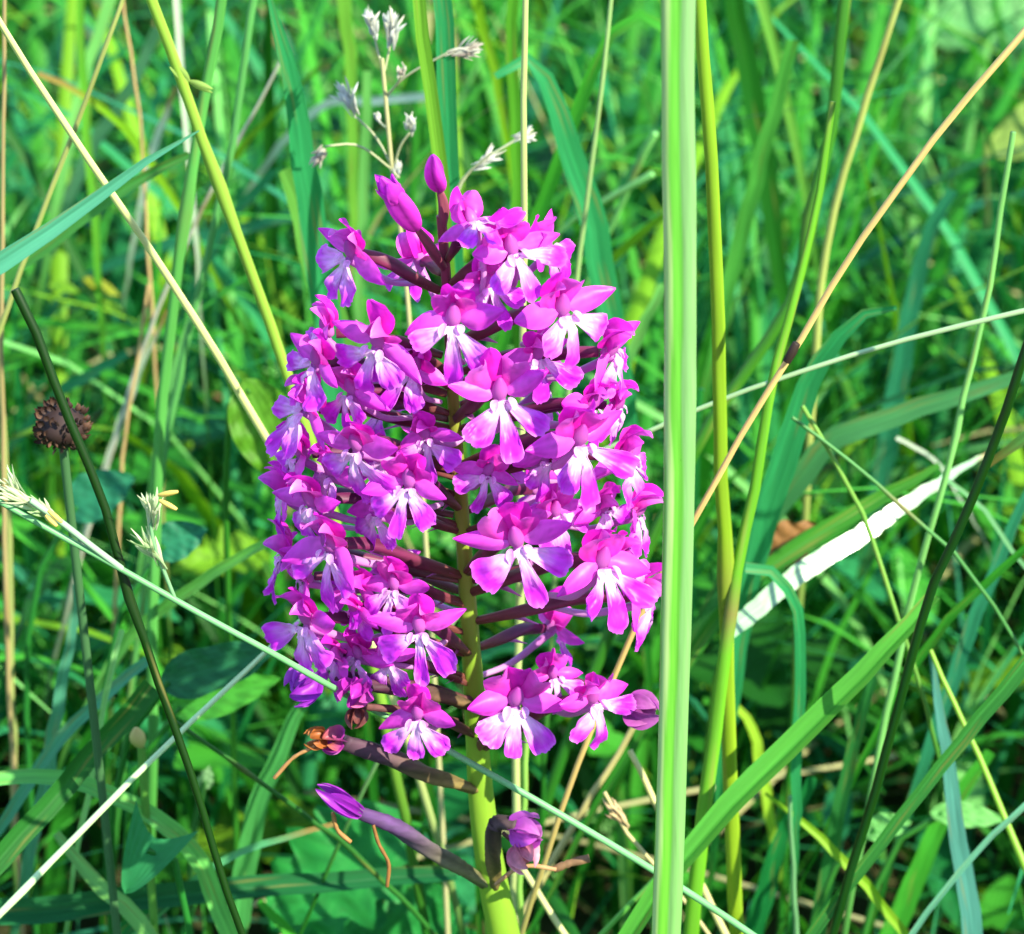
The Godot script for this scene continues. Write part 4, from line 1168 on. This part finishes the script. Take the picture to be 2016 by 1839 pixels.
func make_orchid():
	make_flower_shapes()
	var pts := []
	for i in range(axis_px.size() - 1, -1, -1):
		pts.append(at(axis_px[i][0], axis_px[i][1], 0.0))
	var low: Vector3 = pts[0]
	var foot := Vector3(low.x + 0.010, -0.004, -0.004)
	var o := thing("pyramidal_orchid", "magenta orchid with a dense spike of flowers in the middle of the meadow", "orchid", foot)
	pts = [foot, foot.lerp(low, 0.5) + Vector3(0.002, 0, 0)] + pts
	for i in pts.size():
		pts[i] = (pts[i] as Vector3) - foot
	var g := Grid.new()
	rod(g, spline(pts, 70), func(f): return lerpf(0.0031, 0.0006, pow(smoothstep(0.30, 1.0, f), 0.75)), func(f, a):
		var base := Color(0.20, 0.38, 0.030)
		if f > 0.70:
			base = base.lerp(Color(0.24, 0.28, 0.035), smoothstep(0.70, 0.86, f))
		if f > 0.89:
			base = base.lerp(Color(0.22, 0.045, 0.070), smoothstep(0.89, 0.96, f))
		return tint(base, 1.0 + 0.16 * wob.get_noise_2d(f * 30.0, a * 2.0)), 14, 0.05, 0.6, 5.0)
	put("stem", g.mesh(), stem_mat, o)
	# leaves low on the stem
	for q in [[0.7, 0.035, 0.085], [2.9, 0.02, 0.10], [4.6, 0.055, 0.06]]:
		var lg := Grid.new()
		var dir := Vector3(cos(q[0]), 0, sin(q[0]))
		var base := Vector3(0, q[1], 0)
		sheet(lg, spline([base + dir * 0.002, base + dir * q[2] * 0.35 + Vector3(0, 0.02, 0), base + dir * q[2] + Vector3(0, 0.005, 0)], 14), func(f): return maxf(0.014 * sin(PI * clampf(0.18 + f * 0.81, 0, 1)), 0.0003), func(f, u): return tint(Color(0.07, 0.22, 0.04), 0.9 + 0.2 * absf(u)), 0.0, 0.35, 7, Vector3(0.01, 1, 0.02))
		put("stem_leaf", lg.mesh(), leaf_mat, o)
	# open flowers: place, yaw, pitch, roll, size, how far down the stem its stalk joins
	var fl := []
	fl.append([690, 500, -62, 8, 18, 0.95, 70])
	fl.append([932, 435, 25, 62, 0, 0.80, 70])
	fl.append([822, 505, -150, 20, 0, 0.85, 40])
	fl.append([1010, 492, 28, 26, -12, 0.95, 60])
	fl.append([1078, 488, 66, 14, -18, 0.88, 70])
	fl.append([1110, 612, 32, 12, -14, 1.06, 60])
	fl.append([1203, 692, 68, 4, 0, 1.00, 60])
	fl.append([892, 632, -4, 16, 4, 1.02, 50])
	fl.append([742, 676, -30, 10, 6, 1.02, 50])
	fl.append([640, 650, -88, 12, 0, 0.90, 50])
	fl.append([622, 712, -54, 16, 10, 0.92, 60])
	fl.append([604, 802, -66, 4, 8, 1.00, 40])
	fl.append([985, 778, 10, 12, -4, 1.04, 40])
	fl.append([1143, 868, 34, 10, 4, 1.06, 40])
	fl.append([1232, 898, 66, 8, 0, 1.02, 40])
	fl.append([702, 880, -34, 2, 8, 0.98, 40])
	fl.append([590, 892, -76, 0, 6, 1.00, 40])
	fl.append([804, 952, -16, 12, -8, 0.94, 40])
	fl.append([612, 990, -58, 0, 0, 0.92, 40])
	fl.append([650, 1078, -44, 5, 4, 1.06, 50])
	fl.append([560, 1092, -84, 8, 0, 0.92, 50])
	fl.append([1018, 1068, 10, 12, -5, 1.10, 50])
	fl.append([1187, 1110, 38, 8, 8, 1.08, 50])
	fl.append([1266, 1180, 74, 0, 4, 1.02, 40])
	fl.append([604, 1222, -56, 0, 0, 1.02, 60])
	fl.append([825, 1238, -12, 5, 0, 0.92, 40])
	fl.append([822, 1410, -22, 2, -12, 0.84, 30])
	fl.append([1015, 1382, 5, 14, 0, 1.08, 80])
	fl.append([1168, 1378, 34, 4, 0, 0.96, 90])
	fl.append([560, 975, -95, 0, 4, 0.85, 40])
	fl.append([600, 1140, -70, -6, 10, 0.85, 40])
	fl.append([1215, 800, 80, 0, 0, 0.85, 40])
	fl.append([1255, 1010, 80, -4, 6, 0.85, 40])
	fl.append([700, 1200, -60, -12, 0, 0.72, 40])
	fl.append([760, 790, -120, 10, 0, 0.95, 40])
	fl.append([1060, 760, 110, 5, 0, 0.95, 40])
	fl.append([1060, 960, 130, 0, 0, 0.95, 50])
	fl.append([770, 1120, -125, 0, 0, 0.95, 50])
	fl.append([1090, 1230, 120, 0, 0, 0.95, 50])
	fl.append([815, 725, -25, 20, 10, 0.8, 30, 0.6])
	fl.append([838, 858, -20, 5, -20, 0.78, 30, 0.62])
	fl.append([760, 905, -50, 15, 12, 0.75, 30, 0.7])
	fl.append([745, 1010, -40, -10, 0, 0.8, 30, 0.7])
	fl.append([775, 1155, -30, 10, -10, 0.8, 30, 0.65])
	fl.append([700, 1150, -60, 0, 15, 0.8, 30, 0.8])
	fl.append([1060, 700, 30, 15, 0, 0.8, 30, 0.6])
	fl.append([1075, 900, 25, -5, 10, 0.75, 30, 0.55])
	fl.append([1095, 1010, 35, 10, -10, 0.8, 30, 0.65])
	fl.append([960, 930, 15, 5, 20, 0.72, 30, 0.55])
	fl.append([705, 1290, -50, 5, 0, 0.78, 40, 0.8])
	fl.append([660, 1290, -60, -10, 12, 0.8, 40, 0.95])
	fl.append([765, 1300, -30, 0, -12, 0.7, 40, 0.7])
	fl.append([1090, 1330, 30, 10, 0, 0.72, 60, 0.6])
	fl.append([960, 560, 20, 30, -10, 0.78, 50, 0.6])
	fl.append([1165, 800, 50, 0, 12, 0.85, 40, 0.85])
	fl.append([1190, 1000, 55, 5, -8, 0.8, 40, 0.8])
	fl.append([1235, 1100, 62, 8, 0, 0.82, 40, 0.9])
	fl.append([690, 770, -50, 5, -8, 0.85, 40, 0.85])
	fl.append([650, 930, -62, 10, 5, 0.85, 40, 0.95])
	for i in fl.size():
		var q: Array = fl[i]
		flower(o, i, q[0], q[1], q[2], q[3], q[4], q[5], q[6], q[7] if q.size() > 7 else 1.0)
	# buds at the tip
	var hot := Color(0.60, 0.035, 0.46)
	var bud := func(called: String, flat: Array, z: float, w: float, c0: Color, c1: Color, stalk: Array):
		var base := at(flat[0], flat[1], z)
		var gg := Grid.new()
		var u := unit(base)
		var pp := []
		for k in path3(flat, z, z + 0.3):
			pp.append((k as Vector3) - base)
		rod(gg, spline(pp, 14), func(f): return maxf(w * u * 0.5 * pow(sin(PI * clampf(0.10 + 0.86 * pow(f, 0.85), 0, 1)), 0.8), 0.00005), func(f, a): return tint(c0.lerp(c1, f), 1.0 + 0.35 * cos(3.0 * a) + 0.3 * wob.get_noise_2d(f * 6.0, a * 3.0) + 0.15 * cos(a * 15.0)), 24, 0.14, 0.5, 3.0)
		var ax := ((pp[2] as Vector3) - (pp[1] as Vector3)).normalized()
		if w > 45:
			for k in 4:
				var od := Vector3(0, 0, 1).cross(ax).normalized().rotated(ax, k * TAU / 4.0 + 0.5)
				petal(gg, ((pp[1] as Vector3) * 0.9 + od * 0.0010) * 1000.0, (ax + od * 0.22).normalized(), od, 3.9 + 0.6 * (k % 2), 2.0, 0, -16, 0.5, c0, c1, k * 3.0, 0.7)
		var bn := put(called, gg.mesh(), petal_mat, o, base - foot)
		var gs := Grid.new()
		var sp := []
		for k in path3(stalk, 0.0, z):
			sp.append((k as Vector3) - base)
		rod(gs, spline(sp, 10), func(f): return lerpf(9.0, 8.0, f) * u * (0.8 + 0.5 * sin(PI * f)), func(f, a): return tint(Color(0.20, 0.05, 0.075), 1.0 + 0.3 * cos(3.0 * a + 5.0 * f)), 10, 0.1, 2.0, 3.0)
		put("ovary", gs.mesh(), ovary_mat, bn)
	bud.call("bud", [866, 374, 858, 345, 852, 306], 0.1, 40, hot, Color(0.66, 0.06, 0.62), [872, 450, 872, 400, 866, 374])
	bud.call("bud", [820, 450, 782, 392, 750, 350], 0.6, 50, hot, Color(0.62, 0.05, 0.66), [876, 530, 850, 490, 820, 450])
	# spent flowers low on the spike
	var violet := Color(0.30, 0.025, 0.46)
	var brown := Color(0.10, 0.035, 0.03)
	var olive := Color(0.17, 0.13, 0.035)
	spent(o, 21, 620, 1330, 0.9, Vector3(-0.75, -0.35, 0.5), 1.0, violet, Color(0.40, 0.09, 0.50), [[925, 1380, 0.1], [800, 1350, 0.6], [660, 1330, 0.9]], 15, 15, brown, Color(0.08, 0.02, 0.06))
	spent(o, 22, 710, 1350, 1.2, Vector3(-0.35, -0.2, 0.8), 0.8, Color(0.45, 0.03, 0.42), Color(0.60, 0.16, 0.22), [[930, 1390, 0.2], [820, 1360, 0.8], [720, 1350, 1.1]], 14, 16, Color(0.12, 0.08, 0.03), Color(0.07, 0.02, 0.04))
	spent(o, 23, 705, 1395, 1.2, Vector3(-0.1, -0.8, 0.5), 0.55, Color(0.12, 0.03, 0.03), Color(0.30, 0.10, 0.08), [[900, 1420, 0.2], [800, 1400, 0.8], [710, 1390, 1.1]], 8, 9, brown, brown)
	spent(o, 24, 1235, 1390, 0.8, Vector3(0.85, 0.05, 0.35), 1.0, Color(0.30, 0.03, 0.30), Color(0.46, 0.16, 0.40), [[945, 1420, 0.1], [1080, 1330, 0.5], [1225, 1390, 0.8]], 13, 15, brown, Color(0.10, 0.02, 0.06))
	var f34 := spent(o, 25, 672, 1458, 1.0, Vector3(-0.85, 0.25, 0.45), 0.72, Color(0.34, 0.03, 0.30), Color(0.42, 0.12, 0.03), [[935, 1555, 0.1], [860, 1530, 0.5], [760, 1490, 0.8], [678, 1460, 1.0]], 14, 22, olive, Color(0.075, 0.035, 0.055))
	thread(f34, [620, 1470, 580, 1490, 540, 1532], 1.1, 0.0003, Color(0.42, 0.22, 0.07))
	spent(o, 29, 640, 1452, 1.0, Vector3(-0.9, 0.1, 0.3), 0.62, Color(0.36, 0.11, 0.025), Color(0.46, 0.20, 0.06), [[670, 1462, 1.0], [655, 1456, 1.0], [640, 1452, 1.0]], 6, 6, brown, brown)
	var f35 := spent(o, 26, 708, 1602, 1.2, Vector3(-0.74, 0.62, 0.15), 1.0, Color(0.32, 0.03, 0.42), violet, [[955, 1740, 0.1], [860, 1680, 0.6], [770, 1625, 1.0], [700, 1596, 1.2]], 17, 18, Color(0.15, 0.15, 0.06), Color(0.085, 0.035, 0.13))
	thread(f35, [735, 1625, 745, 1660, 765, 1700, 762, 1745], 1.2, 0.0003, Color(0.26, 0.12, 0.03))
	thread(f35, [655, 1600, 665, 1635, 690, 1658], 1.2, 0.00035, Color(0.34, 0.18, 0.05))
	var f36 := spent(o, 27, 1008, 1636, 1.0, Vector3(0.75, 0.15, 0.55), 0.98, Color(0.48, 0.05, 0.52), Color(0.60, 0.22, 0.52), [[975, 1745, 0.3], [972, 1690, 0.7], [980, 1620, 0.9], [1018, 1625, 1.0]], 14, 19, olive, Color(0.05, 0.03, 0.03))
	spent(o, 28, 1022, 1660, 1.1, Vector3(0.45, -0.65, 0.5), 0.85, Color(0.52, 0.14, 0.26), Color(0.62, 0.34, 0.36), [[990, 1640, 0.9], [1010, 1655, 1.0], [1030, 1670, 1.2]], 5, 7, brown, brown)
	thread(f36, [975, 1742, 1010, 1715, 1040, 1705, 1095, 1712], 1.0, 0.00035, Color(0.42, 0.24, 0.10))
	thread(f36, [1090, 1712, 1120, 1700, 1160, 1690], 0.9, 0.0007, Color(0.22, 0.13, 0.06))
